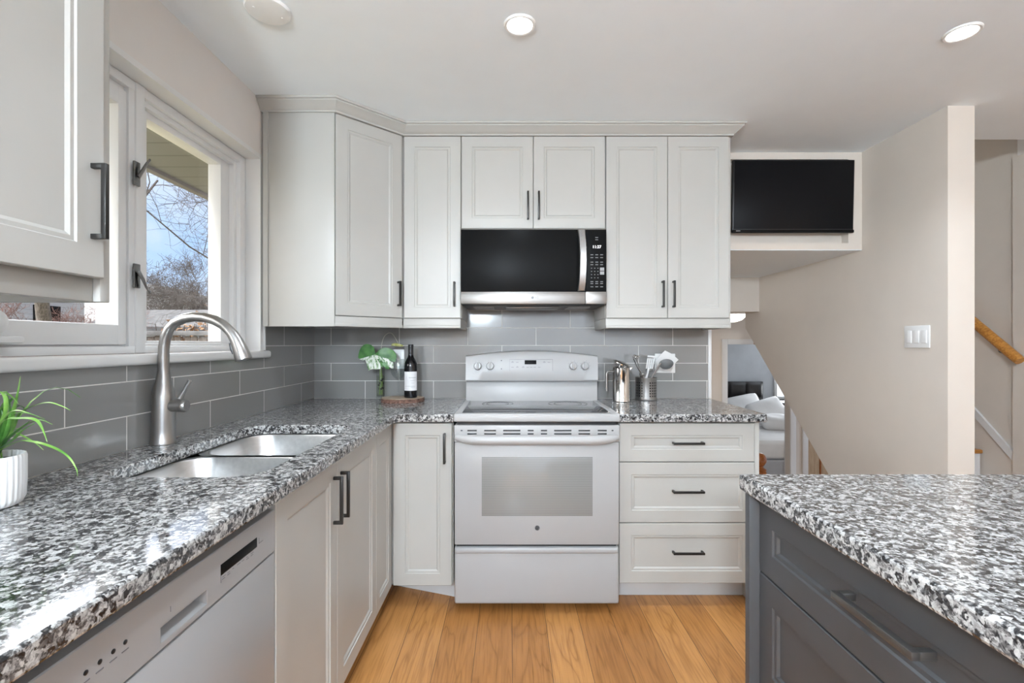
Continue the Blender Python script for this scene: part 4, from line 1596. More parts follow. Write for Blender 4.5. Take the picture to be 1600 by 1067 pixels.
# underside: filters and lamp lens
for x0, x1 in ((mx0 + 0.055, mx0 + 0.165), (mx1 - 0.185, mx1 - 0.065)):
    mb = MB()
    mb.box(x0, x1, MF + 0.12, MF + 0.30, mz0 - 0.0085, mz0 - 0.0035, 0.001)
    obj('grease_filter', mb, M['key_l'], t)
mb = MB()
mb.box(SC - 0.145, SC + 0.145, MF + 0.10, MF + 0.30, mz0 - 0.014, mz0 - 0.0035, 0.004)
obj('light_cover', mb, M['dark_steel'], t)

# ------------------------------------------------------------------ television
TY = 2.86
t = thing('television', 'black flat-screen television mounted on the bulkhead over the lower stairs', 'television', (1.69, TY, 1.91))
mb = MB()
F = frame((1.69, TY, 2.122), Vector((0, -1, -0.03)))
mb = MB(F)
mb.box(-0.362, 0.362, -0.214, 0.214, -0.026, -0.002, 0.004)
obj('casing', mb, M['black'], t)
mb = MB(F)
mb.box(-0.354, 0.354, -0.196, 0.207, -0.003, 0.0, 0.0005)
obj('screen', mb, M['screen'], t)
mb = MB(F)
mb.box(-0.362, 0.362, -0.218, -0.201, -0.016, 0.005, 0.003)
bz = obj('lower_bezel', mb, M['black_gloss'], t)
mb = MB(F)
mb.box(-0.343, -0.318, -0.2105, -0.2065, 0.0045, 0.0056)
obj('brand_mark', mb, M['key_l'], bz)
mb = MB()
mb.box(1.58, 1.80, TY + 0.02, by + 0.062, 2.03, 2.21, 0.004)
obj('wall_mount', mb, M['black'], t)

# ------------------------------------------------------------------ ceiling fittings
def ring_prof(ri, ro, h): return [(ri, 0), (ro, 0), (ro, -h * 0.4), (ro - 0.004, -h), (ri + 0.002, -h * 0.8), (ri, 0)]
t0 = None
spots = [(0.035, 1.735, 'round recessed ceiling light above the middle of the room'), (1.675, 1.778, 'round recessed ceiling light at the right above the island'),
         (0.035, 0.15, 'round recessed ceiling light above the walkway between counter and island'), (1.675, 0.15, 'round recessed ceiling light above the island seating end'),
         (0.035, -1.6, 'round recessed ceiling light behind the walkway'), (1.675, -1.6, 'round recessed ceiling light in the dining area')]
for x, y, lab in spots:
    if t0 is None:
        t0 = thing('recessed_light', lab, 'ceiling light', (x, y, CEIL), 'recessed ceiling lights')
        mb = MB()
        mb.lathe([(0.043, 0.001), (0.058, 0.001), (0.058, -0.002), (0.054, -0.006), (0.047, -0.005), (0.043, 0.001)], (x, y, CEIL - 0.001), 40)
        obj('trim_ring', mb, M['plastic'], t0)
        mb = MB()
        mb.lathe([(0, -0.001), (0.046, -0.001), (0.046, -0.004), (0, -0.0045)], (x, y, CEIL), 40)
        obj('lens', mb, M['lamp'], t0)
        r_ = t0
    else:
        r_ = t0.copy(); COL.objects.link(r_); r_.location = (x, y, CEIL); r_['label'] = lab
        for ch in list(t0.children):
            c = ch.copy(); COL.objects.link(c); c.parent = r_
    ld = bpy.data.lights.new('recessed_light_beam', 'AREA')
    ld.shape = 'DISK'; ld.size = 0.085; ld.energy = 4.4; ld.color = (0.88, 0.98, 1.08); ld.spread = R(125)
    lo = bpy.data.objects.new('recessed_light_beam', ld); COL.objects.link(lo)
    lo.location = (x, y, CEIL - 0.008)
mb = MB()
mb.lathe([(0, -0.0005), (0.074, -0.0005), (0.0745, -0.004), (0.070, -0.010), (0.04, -0.0125), (0, -0.013)], (-0.835, 1.655, CEIL), 44)
for a in (40, 220):
    mb.lathe([(0, -0.0125), (0.004, -0.0125), (0.003, -0.0142), (0, -0.0145)], (-0.835 + 0.045 * math.cos(R(a)), 1.655 + 0.045 * math.sin(R(a)), CEIL), 12)
cv = obj('ceiling_cover_plate', mb, M['plastic'], None, (-0.835, 1.655, CEIL))
tag(cv, 'round white blank cover plate on the ceiling near the window wall', 'cover plate')

# unseen glowing globes added behind the camera to even out the room light
M['globe'] = mat('fill_globe_glow', (1, 1, 1), 0.4, emit=(0.84, 0.965, 1.075), estr=235.0)
M['globe_b'] = mat('fill_globe_glow_weak', (1, 1, 1), 0.4, emit=(0.84, 0.965, 1.075), estr=26.0)
for x, y, gm_, lab in ((-0.45, -1.35, M['globe'], 'added white fill globe behind the camera, beyond the left counter'), (1.26, -1.25, M['globe_b'], 'added white fill globe behind the camera, beyond the island')):
    t = thing('fill_globe', lab, 'fill light', (x, y, 1.72), 'added fill globes')
    mb = MB()
    mb.lathe([(0, -0.15)] + [(0.15 * math.sin(R(a)), -0.15 * math.cos(R(a))) for a in range(10, 171, 10)] + [(0.02, 0.149)], (x, y, 1.87), 32)
    obj('globe', mb, gm_, t)
    mb = MB()
    mb.tube([(x, y, 2.015), (x, y, CEIL - 0.02)], 0.004, 8)
    mb.lathe([(0, -0.025), (0.05, -0.022), (0.055, -0.001), (0, -0.0005)], (x, y, CEIL), 24)
    obj('cord', mb, M['black'], t)

# ------------------------------------------------------------------ switch and outlets
sw = thing('light_switch', 'white triple rocker light switch on the beige stair wall', 'light switch', (XR, 2.50, 1.185))
F = frame((XR, 2.578, 1.241 + (537 - 543.5) * 2.5 / 750), (-1, 0, 0))
mb = MB(F)
W_, H_ = 0.156, 0.116
mb.box(0, W_, 0, H_, 0.0, 0.006, 0.003)
pl = obj('plate', mb, M['plastic'], sw)
for i in range(3):
    mb = MB(F)
    u = 0.0145 + 0.046 * i
    mb.box(u, u + 0.034, 0.025, 0.091, 0.004, 0.0085, 0.002)
    obj('rocker', mb, M['plastic'], sw)
def outlet(name, lab, x, z, wd):
    t = thing(name, lab, 'outlet', (x, YB - 0.0085, z - 0.058))
    mb = MB()
    mb.box(x - wd / 2, x + wd / 2, YB - 0.015, YB - 0.0078, z - 0.058, z + 0.058, 0.003)
    obj('plate', mb, M['plastic'], t)
    n = 2 if wd > 0.1 else 1
    for i in range(n):
        xc = x + (i - (n - 1) / 2) * 0.046
        for dz in (-0.02, 0.02):
            mb = MB()
            mb.box(xc - 0.016, xc + 0.016, YB - 0.0175, YB - 0.014, z + dz - 0.014, z + dz + 0.014, 0.002)
            obj('socket', mb, M['plastic'], t)
outlet('wall_outlet', 'white single wall outlet on the tiles behind the wine glass', -0.668, 1.149, 0.072)
outlet('wall_outlet', 'white double wall outlet on the tiles behind the cooking utensils', 0.927, 1.124, 0.122)

# ------------------------------------------------------------------ grassy plant in ribbed pot
px0, py0 = -1.045, 0.955
t = thing('potted_grass_plant', 'green grass-like plant in a ribbed white pot on the left counter', 'plant', (px0, py0, CT))
mb = MB()
mb.lathe([(0, 0.001), (0.046, 0.001), (0.054, 0.005), (0.059, 0.016), (0.0605, 0.05), (0.0605, 0.098), (0.059, 0.1035), (0.0565, 0.1035), (0.055, 0.098), (0.055, 0.085), (0, 0.085)], (px0, py0, CT), 144, 36, 0.0018)
obj('pot', mb, M['pot'], t, angle=60)
mb = MB()
mb.lathe([(0, 0.0855), (0.054, 0.0855), (0.053, 0.090), (0, 0.093)], (px0, py0, CT), 24)
obj('soil', mb, M['soil'], t)
def gp(px, py, Y): return Vector(((px - 797) * Y / 750, Y, CAMZ - (py - 537) * Y / 750))
def smooth(pts, n=5):
    out = []
    P = [pts[0]] + pts + [pts[-1]]
    for i in range(1, len(P) - 2):
        a, b, c, d = P[i - 1], P[i], P[i + 1], P[i + 2]
        for k in range(n):
            s = k / n
            out.append(0.5 * ((2 * b) + (c - a) * s + (2 * a - 5 * b + 4 * c - d) * s * s + (3 * b - 3 * c + d - a) * s ** 3))
    out.append(pts[-1])
    return out
blades = [
    ([(-12, 716), (22, 692), (50, 690), (80, 698), (105, 712), (119, 732), (121, 744)], 0.006, 0.95, 0),
    ([(-18, 712), (15, 680), (30, 648), (50, 635), (75, 629), (95, 634), (110, 641)], 0.007, 0.98, 0),
    ([(-20, 712), (15, 672), (22, 640), (28, 615), (32, 588)], 0.008, 0.97, 0),
    ([(-18, 712), (0, 662), (30, 654), (55, 656), (66, 670), (74, 691)], 0.008, 0.92, 0),
    ([(-15, 712), (20, 680), (40, 664), (62, 656), (82, 663)], 0.006, 0.99, 0),
    ([(-10, 714), (12, 694), (35, 673), (54, 661)], 0.010, 0.93, 1),
    ([(-10, 714), (10, 690), (28, 672), (46, 658)], 0.010, 0.96, 1),
    ([(-22, 712), (2, 660), (10, 628), (2, 612), (-8, 618)], 0.008, 0.94, 0),
    ([(-25, 712), (-12, 630), (0, 613), (15, 617), (29, 631)], 0.006, 0.96, 0),
    ([(-20, 712), (-2, 655), (12, 632), (20, 622), (8, 640)], 0.008, 0.98, 1),
    ([(-16, 714), (6, 672), (14, 650), (40, 645), (70, 655)], 0.006, 0.97, 0),
    ([(-16, 714), (4, 684), (8, 660), (2, 640)], 0.010, 0.95, 1),
    ([(-28, 714), (-2, 664), (20, 642), (45, 645)], 0.007, 0.90, 0),
    ([(-26, 714), (0, 690), (20, 676), (52, 690), (68, 703)], 0.005, 1.0, 0),
    ([(-18, 714), (4, 690), (14, 666), (16, 640), (10, 610)], 0.009, 0.95, 1),
    ([(-18, 714), (0, 680), (6, 650), (18, 630)], 0.010, 0.96, 1),
]
base = Vector((px0, py0, CT + 0.088))
for pts, wd, Y, dk in blades:
    P = [gp(a, b, Y) for a, b in pts]
    P[0] = base + Vector((random.uniform(-0.018, 0.022), random.uniform(-0.03, 0.03), 0))
    P = smooth(P)
    n = len(P)
    ww = [wd * (0.55 + 0.45 * math.sin(PI * min(1, (i / (n - 1)) * 1.3)) if i < n * 0.5 else wd / wd * (1 - (i / (n - 1) - 0.5) * 1.9)) if i < n * 0.5 else wd * max(0.08, 1.0 - 1.84 * (i / (n - 1) - 0.5)) for i in range(n)]
    mb = MB()
    mb.ribbon(P, ww, (0.25, 1, 0.3))
    obj('leaf', mb, M['leaf_d'] if dk else M['leaf'], t, angle=60)
for k in range(30):
    a = random.uniform(PI * 0.35, PI * 1.75)
    L = random.uniform(0.08, 0.19)
    H = random.uniform(0.05, 0.17)
    P = []
    for i in range(8):
        s = i / 7
        P.append(base + Vector((math.cos(a) * (0.012 + L * s * (0.6 + 0.4 * s)), math.sin(a) * (0.012 + L * s), H * math.sin(s * 2.2) * 1.0)))
    if P[-1].x < XL + 0.015 or min(p.x for p in P) < XL + 0.015:
        P = [Vector((max(p.x, XL + 0.014 + 0.002 * i), p.y, p.z)) for i, p in enumerate(P)]
    mb = MB()
    mb.ribbon(P, [0.007 * (1 - 0.85 * (i / 7) ** 2) for i in range(8)], (-math.sin(a), math.cos(a), 0))
    obj('leaf', mb, M['leaf_d'] if k % 2 else M['leaf'], t, angle=60)

# ------------------------------------------------------------------ wood slice, bottle, glass, vase
bcx, bcy = -0.613, 2.725
mb = MB()
random.seed(3)
prof = []
nb = 48
ra = [0.121 + 0.003 * math.sin(3 * a * 2 * PI / nb + 1) + 0.002 * math.sin(7 * a * 2 * PI / nb) + random.uniform(-0.001, 0.001) for a in range(nb)]
t = thing('serving_board', 'round rustic wood slice with bark edge under the wine bottle', 'serving board', (bcx, bcy, CT))
def disc(rads, z0, z1, shrink):
    m = MB()
    A = [m.bm.verts.new((bcx + (r - shrink) * math.cos(2 * PI * i / nb), bcy + (r - shrink) * 0.95 * math.sin(2 * PI * i / nb), z0)) for i, r in enumerate(rads)]
    B = [m.bm.verts.new((bcx + (r - shrink) * math.cos(2 * PI * i / nb), bcy + (r - shrink) * 0.95 * math.sin(2 * PI * i / nb), z1)) for i, r in enumerate(rads)]
    m.bm.faces.new(list(reversed(A))); m.bm.faces.new(B)
    for i in range(nb):
        m.bm.faces.new((A[i], A[(i + 1) % nb], B[(i + 1) % nb], B[i]))
    return m
obj('bark_rim', disc(ra, CT + 0.0008, CT + 0.0215, 0.0), M['bark'], t)
obj('cut_face', disc(ra, CT + 0.020, CT + 0.0225, 0.003), M['slice'], t)
BZT = CT + 0.0228
bx_, by_ = -0.562, 2.715
t = thing('wine_bottle', 'dark red wine bottle with a white label on the wood slice', 'bottle', (bx_, by_, BZT))
mb = MB()
mb.lathe([(0, 0.001), (0.034, 0.0005), (0.0365, 0.004), (0.0365, 0.175), (0.0350, 0.192), (0.027, 0.212), (0.018, 0.228), (0.0145, 0.240), (0.0138, 0.262), (0, 0.262)], (bx_, by_, BZT), 40)
obj('glass_body', mb, M['wine'], t)
mb = MB()
mb.lathe([(0.0142, 0.240), (0.0146, 0.245), (0.0142, 0.284), (0.0152, 0.285), (0.0152, 0.297), (0.0140, 0.300), (0, 0.300)], (bx_, by_, BZT), 32)
obj('foil_capsule', mb, M['foil'], t)
def curved(mb, r, a0, a1, z0, z1, th, c, n=14):
    rows = []
    for z in (z0, z1):
        rows.append([(c[0] + r * math.sin(a0 + (a1 - a0) * i / n), c[1] - r * math.cos(a0 + (a1 - a0) * i / n), z) for i in range(n + 1)])
    mb.sheet(rows, th)
    return mb
lb = obj('label', curved(MB(), 0.0371, R(-58), R(78), BZT + 0.042, BZT + 0.148, 0.0003, (bx_, by_)), M['paper'], t)
mb = MB()
for a0, a1, z in ((-5, 60, 0.113), (8, 50, 0.098), (15, 45, 0.084), (-45, 55, 0.066), (10, 55, 0.060)):
    curved(mb, 0.0375, R(a0), R(a1), BZT + z, BZT + z + (0.0035 if z > 0.11 else 0.0016), 0.0002, (bx_, by_), 8)
obj('printing', mb, M['ink_l'], lb)

gx, gy = -0.652, 2.800
t = thing('wine_glass', 'clear stemmed wine glass beside the bottle', 'glass', (gx, gy, BZT))
mb = MB()
mb.lathe([(0, 0.001), (0.034, 0.0005), (0.034, 0.0015), (0.012, 0.004), (0.0045, 0.010), (0.0038, 0.03), (0.0038, 0.085), (0.006, 0.094), (0.020, 0.104), (0.036, 0.120), (0.0425, 0.142), (0.0400, 0.175), (0.034, 0.215),
          (0.0332, 0.215), (0.0390, 0.175), (0.0414, 0.142), (0.035, 0.121), (0.019, 0.1055), (0, 0.100)], (gx, gy, BZT), 40)
obj('bowl', mb, M['glass'], t, angle=60)

vx, vy = -0.757, 2.805
t = thing('monstera_vase', 'variegated monstera leaf and curved bud in a slim glass vase', 'plant', (vx, vy, CT))
mb = MB()
mb.lathe([(0, 0.001), (0.022, 0.0008), (0.024, 0.004), (0.0245, 0.185), (0.0232, 0.185), (0.0226, 0.022), (0, 0.018)], (vx, vy, CT), 32)
obj('vase', mb, M['glass'], t)
mb = MB()
mb.lathe([(0, 0.0185), (0.0222, 0.0225), (0.0226, 0.14), (0, 0.14)], (vx, vy, CT), 28)
obj('water', mb, M['water'], t)
mb = MB()
for k in range(16):
    c = (vx + random.uniform(-0.009, 0.014), vy + random.uniform(-0.012, 0.012), CT + 0.060 + random.uniform(0, 0.062))
    mb.lathe([(0, -0.006), (0.005, -0.003), (0.006, 0.001), (0.003, 0.005), (0, 0.006)], c, 8)
obj('root_clump', mb, M['root'], t)
VYL = 2.735
def vp(zx, zy, Y=VYL):
    px, py = 550 + zx * 0.11247, 520 + zy * 0.11247
    return Vector(((px - 797) * Y / 750, Y, CAMZ - (py - 537) * Y / 750))
mb = MB()
mb.tube([(vx - 0.004, vy, CT + 0.03), (vx - 0.002, vy, CT + 0.12), Vector((vx + 0.0, vy - 0.01, CT + 0.20)), vp(360, 430, 2.785), vp(318, 315, 2.772)], [0.0045, 0.0045, 0.004, 0.0035, 0.003], 10)
mb.tube([(vx + 0.006, vy + 0.002, CT + 0.03), (vx + 0.008, vy, CT + 0.12), (vx + 0.006, vy - 0.01, CT + 0.19)], [0.005, 0.005, 0.004], 10)
obj('stem', mb, M['stem'], t)
def leafpoly(pts, parent, m, bend=0.02, name='leaf_lobe'):
    mb = MB()
    c = Vector((320, 290))
    ps = []
    N_ = 9
    outline = [Vector(p) for p in pts]
    rows = []
    # fan of rings shrinking towards the leaf base for a curved blade
    base_ = Vector((322, 300))
    rings_ = []
    for f in (1.0, 0.8, 0.55, 0.3):
        rg = []
        for p in outline:
            q = base_ + (p - base_) * f
            w_ = vp(q.x, q.y)
            dist = (q - base_).length / 250.0
            w_.y = VYL + bend * (dist ** 2) - 0.03 * max(0, (q.y - 300) / 250.0) + 0.004 * math.sin(dist * 9 + q.x * 0.02)
            rg.append(mb.bm.verts.new(w_))
        rings_.append(rg)
    n = len(outline)
    fs = []
    for a, b in zip(rings_, rings_[1:]):
        for i in range(n - 1):
            fs.append(mb.bm.faces.new((a[i], a[i + 1], b[i + 1], b[i])))
    cv_ = mb.bm.verts.new(vp(base_.x, base_.y))
    for i in range(n - 1):
        fs.append(mb.bm.faces.new((rings_[-1][i], rings_[-1][i + 1], cv_)))
    mb.bm.normal_update(); bmesh.ops.solidify(mb.bm, geom=fs, thickness=0.0009)
    return obj(name, mb, m, parent, angle=60)
lobL = [(318, 262), (300, 200), (270, 172), (238, 158), (190, 153), (150, 170), (118, 200), (95, 240), (78, 300), (76, 345), (98, 362)]
lobLv = [(98, 366), (150, 384), (188, 372), (205, 420), (222, 475), (236, 526), (262, 508), (300, 502), (350, 506), (400, 500), (404, 455), (385, 400), (352, 340)]
lobR1 = [(356, 338), (392, 378), (408, 425), (416, 470), (432, 476), (440, 445), (478, 505), (515, 505), (520, 470), (500, 420), (475, 380), (500, 360)]
lobRv = [(505, 362), (530, 400), (540, 450), (545, 495), (572, 492), (566, 440), (560, 410)]
lobR2 = [(566, 404), (592, 404), (604, 370), (608, 330), (596, 290), (566, 250), (530, 222), (490, 208), (440, 204), (395, 222), (360, 248), (330, 282)]
leafpoly(lobL, t, M['mon_d'], name='leaf_blade')
leafpoly(lobLv, t, M['mon_v'], name='leaf_blade')
leafpoly(lobR1, t, M['mon_d'], name='leaf_blade')
leafpoly(lobRv, t, M['mon_v'], name='leaf_blade')
leafpoly(lobR2, t, M['mon_d'], name='leaf_blade')
mb = MB()
mb.tube(smooth([Vector((vx + 0.004, vy + 0.008, CT + 0.15)), vp(400, 330, 2.80), vp(415, 150, 2.80), vp(450, 50, 2.80), vp(505, 5, 2.80), vp(555, 10, 2.795), vp(600, 70, 2.79), vp(640, 140, 2.785)]), 0.0018, 8)
obj('curved_stem', mb, M['stem_p'], t)
mb = MB()
mb.tube([vp(548, 178, 2.785), vp(565, 165, 2.785), vp(600, 162, 2.785), vp(650, 170, 2.785), vp(690, 176, 2.785), vp(718, 182, 2.785)], [0.002, 0.0075, 0.0092, 0.0085, 0.006, 0.001], 14)
obj('bud', mb, M['bud'], t)

# ------------------------------------------------------------------ coffee press and utensils
kx, ky = 0.630, 2.72
t = thing('coffee_press', 'polished steel coffee press with its lid tilted open beside the stove', 'coffee press', (kx, ky, CT))
mb = MB()
mb.lathe([(0, 0.001), (0.047, 0.001), (0.0495, 0.003), (0.0495, 0.008), (0.0485, 0.010), (0.0485, 0.190), (0.0500, 0.194), (0.0488, 0.195), (0.047, 0.190), (0.046, 0.02), (0, 0.018)], (kx, ky, CT), 44)
mb.prism([(kx + 0.044, CT + 0.165), (kx + 0.066, CT + 0.197), (kx + 0.044, CT + 0.193)], ky - 0.012, ky + 0.012, 'xz', 0.003)
bd = obj('carafe', mb, M['chrome'], t)
mb = MB()
mb.tube([(kx - 0.047, ky, CT + 0.168), (kx - 0.066, ky, CT + 0.170), (kx - 0.078, ky, CT + 0.168), (kx - 0.083, ky, CT + 0.158), (kx - 0.084, ky, CT + 0.13), (kx - 0.084, ky, CT + 0.06)], [0.006, 0.006, 0.006, 0.0075, 0.0075, 0.007], 12)
obj('handle', mb, M['steel'], t)
mb = MB(Matrix.Translation((kx + 0.001, ky, CT + 0.216)) @ Matrix.Rotation(R(22), 4, 'Y') @ Matrix.Rotation(R(10), 4, 'X'))
mb.lathe([(0, -0.006), (0.046, -0.006), (0.050, -0.003), (0.050, 0.002), (0.042, 0.007), (0.02, 0.010), (0, 0.011)], (0, 0, 0), 40)
mb.lathe([(0, -0.03), (0.006, -0.03), (0.006, -0.005), (0, -0.005)], (0, 0, 0), 12)
obj('lid', mb, M['chrome'], t)

hx, hy = 0.793, 2.80
t = thing('utensil_holder', 'perforated steel utensil holder on the right counter', 'utensil holder', (hx, hy, CT))
HR = 0.061
mb = MB()
mb.lathe([(0, 0.001), (HR - 0.001, 0.001), (HR, 0.004), (HR, 0.010), (HR - 0.0015, 0.012), (HR - 0.0015, 0.125), (HR, 0.128), (HR, 0.132), (HR - 0.003, 0.132), (HR - 0.003, 0.006), (0, 0.005)], (hx, hy, CT), 48)
hb = obj('cup', mb, M['steel_v'], t)
mb = MB()
for k in range(24):
    if k % 6 >= 4: continue
    for r_ in range(6):
        a = R(k * 15 + 7)
        z = CT + 0.026 + r_ * 0.0152
        F = frame((hx + (HR - 0.0016) * math.sin(a), hy - (HR - 0.0016) * math.cos(a), z), (math.sin(a), -math.cos(a), 0))
        m2 = MB(F)
        mb.M = F
        mb.box(-0.0036, 0.0036, -0.0040, 0.0040, -0.0004, 0.0005)
mb.M = Matrix.Identity(4)
obj('perforation', mb, M['black'], hb)
def up(px, py, Y): return Vector(((px - 797) * Y / 750, Y, CAMZ - (py - 537) * Y / 750))
BI = CT + 0.012
# ladle
t = thing('ladle', 'grey ladle leaning right in the steel holder', 'utensil', (hx, hy - 0.02, BI))
mb = MB()
mb.tube(smooth([Vector((hx - 0.012, hy - 0.018, BI)), up(1019, 590, 2.77), up(1026, 577, 2.765), up(1033, 567, 2.76)]), 0.0055, 10)
obj('handle', mb, M['steel'], t)
mb = MB(Matrix.Translation(up(1041, 569, 2.755)) @ Matrix.Rotation(R(-20), 4, 'Y') @ Matrix.Rotation(R(35), 4, 'X'))
mb.lathe([(0, -0.026), (0.018, -0.022), (0.034, -0.008), (0.0405, 0.004), (0.0395, 0.005), (0.033, -0.005), (0.016, -0.018), (0, -0.022)], (0, 0, 0), 30)
obj('bowl', mb, M['silicone'], t)
# white turner crossing the outlet
t = thing('spatula', 'white square-headed spatula standing tallest in the steel holder', 'utensil', (hx, hy, BI))
mb = MB()
mb.tube([Vector((hx - 0.01, hy + 0.02, BI)), up(1018.5, 590, 2.818), up(1031, 572, 2.83)], 0.0055, 10)
obj('handle', mb, M['white_uten'], t)
mb = MB()
q = [up(1024, 567, 2.832), up(1029, 557, 2.832), up(1039, 547.5, 2.832), up(1050, 553, 2.832), up(1060, 562, 2.832), up(1055, 567, 2.832), up(1042, 575, 2.832), up(1030, 577, 2.832)]
f_ = mb.bm.faces.new([mb.bm.verts.new(v) for v in q])
mb.bm.normal_update(); bmesh.ops.solidify(mb.bm, geom=[f_], thickness=0.003)
obj('head', mb, M['white_uten'], t)
# slotted spatula
t = thing('slotted_turner', 'white slotted turner upright in the middle of the holder', 'utensil', (hx - 0.005, hy, BI))
mb = MB()
mb.tube([Vector((hx - 0.005, hy + 0.004, BI)), up(1010, 590, 2.80), up(1014, 575, 2.80)], [0.006, 0.006, 0.007], 10)
obj('handle', mb, M['white_uten'], t)
mb = MB()
A_, B_ = up(1008.5, 579, 2.80), up(1022, 579, 2.80)
for k in range(4):
    a0, a1 = k / 4 + 0.02, (k + 1) / 4 - 0.04
    p0, p1 = up(1008 + 12 * a0, 580, 2.80), up(1008 + 12 * a1, 580, 2.80)
    p2, p3 = up(1011.5 + 12.5 * a1, 557.5 + 2 * a1, 2.80), up(1011.5 + 12.5 * a0, 557.5 + 2 * a0, 2.80)
    f_ = mb.bm.faces.new([mb.bm.verts.new(v) for v in (p0, p1, p2, p3)])
for (a, b) in ((580, 576), (559.5, 555)):
    p0, p1 = up(1008 + (580 - a) * 0.16, a, 2.8), up(1020 + (580 - a) * 0.18, a, 2.8)
    p2, p3 = up(1020 + (580 - b) * 0.18, b + (1 if b < 560 else 0), 2.8), up(1008 + (580 - b) * 0.16, b, 2.8)
    mb.bm.faces.new([mb.bm.verts.new(v) for v in (p0, p1, p2, p3)])
mb.bm.normal_update(); bmesh.ops.solidify(mb.bm, geom=list(mb.bm.faces), thickness=0.0016)
obj('head', mb, M['white_uten'], t)
# tongs
t = thing('tongs', 'steel tongs with scalloped ends leaning left in the holder', 'utensil', (hx - 0.01, hy - 0.01, BI))
for s in (0, 1):
    mb = MB()
    mb.tube(smooth([Vector((hx + 0.005 + 0.006 * s, hy - 0.02, BI)), up(1003 - 2 * s, 590, 2.775), up(995 + 3 * s, 572, 2.77), up(989.5 + 4 * s, 560, 2.765)]), [0.0045] * 16, 10, flat=0.5)
    for k in range(3):
        c = up(989.5 + 3.4 * k + s * 1.5, 557.5 - s * 2 + 0.8 * k, 2.763)
        mb.lathe([(0, -0.006), (0.005, -0.004), (0.0068, 0), (0.005, 0.004), (0, 0.006)], c, 12)
    obj('arm', mb, M['chrome'], t, angle=60)
# serving spoon
t = thing('serving_spoon', 'steel spoon with a round knob end at the left of the holder', 'utensil', (hx - 0.02, hy - 0.02, BI))
mb = MB()
mb.tube(smooth([Vector((hx + 0.0, hy - 0.040, BI)), up(1004, 588, 2.757), up(998, 577, 2.745), up(993, 569, 2.738)]), [0.0055] * 15 + [0.004], 10, flat=0.6)
obj('handle', mb, M['steel'], t, angle=60)
mb = MB()
mb.lathe([(0, -0.010), (0.008, -0.006), (0.0105, 0), (0.008, 0.006), (0, 0.010)], up(1004, 585, 2.735), 18)
obj('knob', mb, M['chrome'], t)

# ================================================================== STAIRS AND LOWER LEVEL
t = thing('staircase', 'oak and white staircase going up behind the beige stair wall', 'stairs', (2.7, 2.7, 0))
for k in range(1, 8):
    z = 0.18 * k
    y = 2.70 + 0.25 * (k - 1)
    mb = MB()
    mb.box(2.2535, 3.118 if k < 3 else 3.133, y - 0.025, y + 0.25, z - 0.028, z, 0.010, 3)
    obj('tread', mb, M['oak'], t)
    mb = MB()
    mb.box(2.2535, 3.118 if k < 3 else 3.133, y, y + 0.018, z - 0.18 + 0.0005, z - 0.0285)
    obj('riser', mb, M['trim'], t)
t = thing('handrail', 'round honey oak handrail on the grey stairwell wall', 'handrail', (3.08, 3.1, 1.2))
mb = MB()
a_, b_ = Vector((3.075, 2.895, 1.137)), Vector((3.075, 4.6, 2.60))
mb.tube([a_, a_ + (b_ - a_) * 0.01, b_], [0.026, 0.029, 0.029], 20)
obj('rail', mb, M['oak'], t)
for s in (0.075, 0.45):
    c = a_ + (b_ - a_) * s
    mb = MB()
    mb.tube([c + Vector((0, 0, -0.026)), c + Vector((0.01, 0, -0.055)), c + Vector((0.072, 0, -0.075))], 0.007, 10)
    mb.lathe([(0, 0), (0.02, 0), (0.02, 0.006), (0, 0.006)], c + Vector((0.0695, 0, -0.075)), 16, rot=Matrix.Rotation(R(90), 3, 'Y'))
    obj('bracket', mb, M['dark_steel'], t)

t = thing('newel_post', 'turned red oak newel post at the foot of the lower stairs', 'newel post', (2.178, 4.2, LZ))
mb = MB()
mb.box(2.133, 2.223, 4.155, 4.245, LZ + 0.0005, 0.13, 0.006)
mb.lathe([(0, 0.125), (0.055, 0.13), (0.06, 0.145), (0.04, 0.158), (0.032, 0.17), (0.045, 0.185), (0.060, 0.215), (0.062, 0.235), (0.05, 0.265), (0.03, 0.282), (0, 0.288)], (2.178, 4.2, 0), 28)
np_ = obj('post', mb, M['oak_red'], t)

t = thing('flush_ceiling_light', 'round white glowing dome light on the lower hall ceiling', 'ceiling light', (2.27, 4.95, 1.56))
mb = MB()
mb.lathe([(0, -0.001), (0.155, -0.001), (0.155, -0.02), (0, -0.02)], (2.27, 4.95, 1.56), 36)
obj('base', mb, M['plastic'], t)
mb = MB()
mb.lathe([(0.145, -0.018), (0.14, -0.045), (0.11, -0.075), (0.06, -0.093), (0, -0.098)], (2.27, 4.95, 1.56), 36)
obj('dome', mb, M['dome'], t)
pd = bpy.data.lights.new('hall_lamp', 'AREA')
pd.shape = 'DISK'; pd.size = 0.2; pd.energy = 3.5; pd.color = (1.0, 0.86, 0.70)
po = bpy.data.objects.new('hall_lamp', pd); COL.objects.link(po); po.location = (2.27, 4.95, 1.56 - 0.1005)

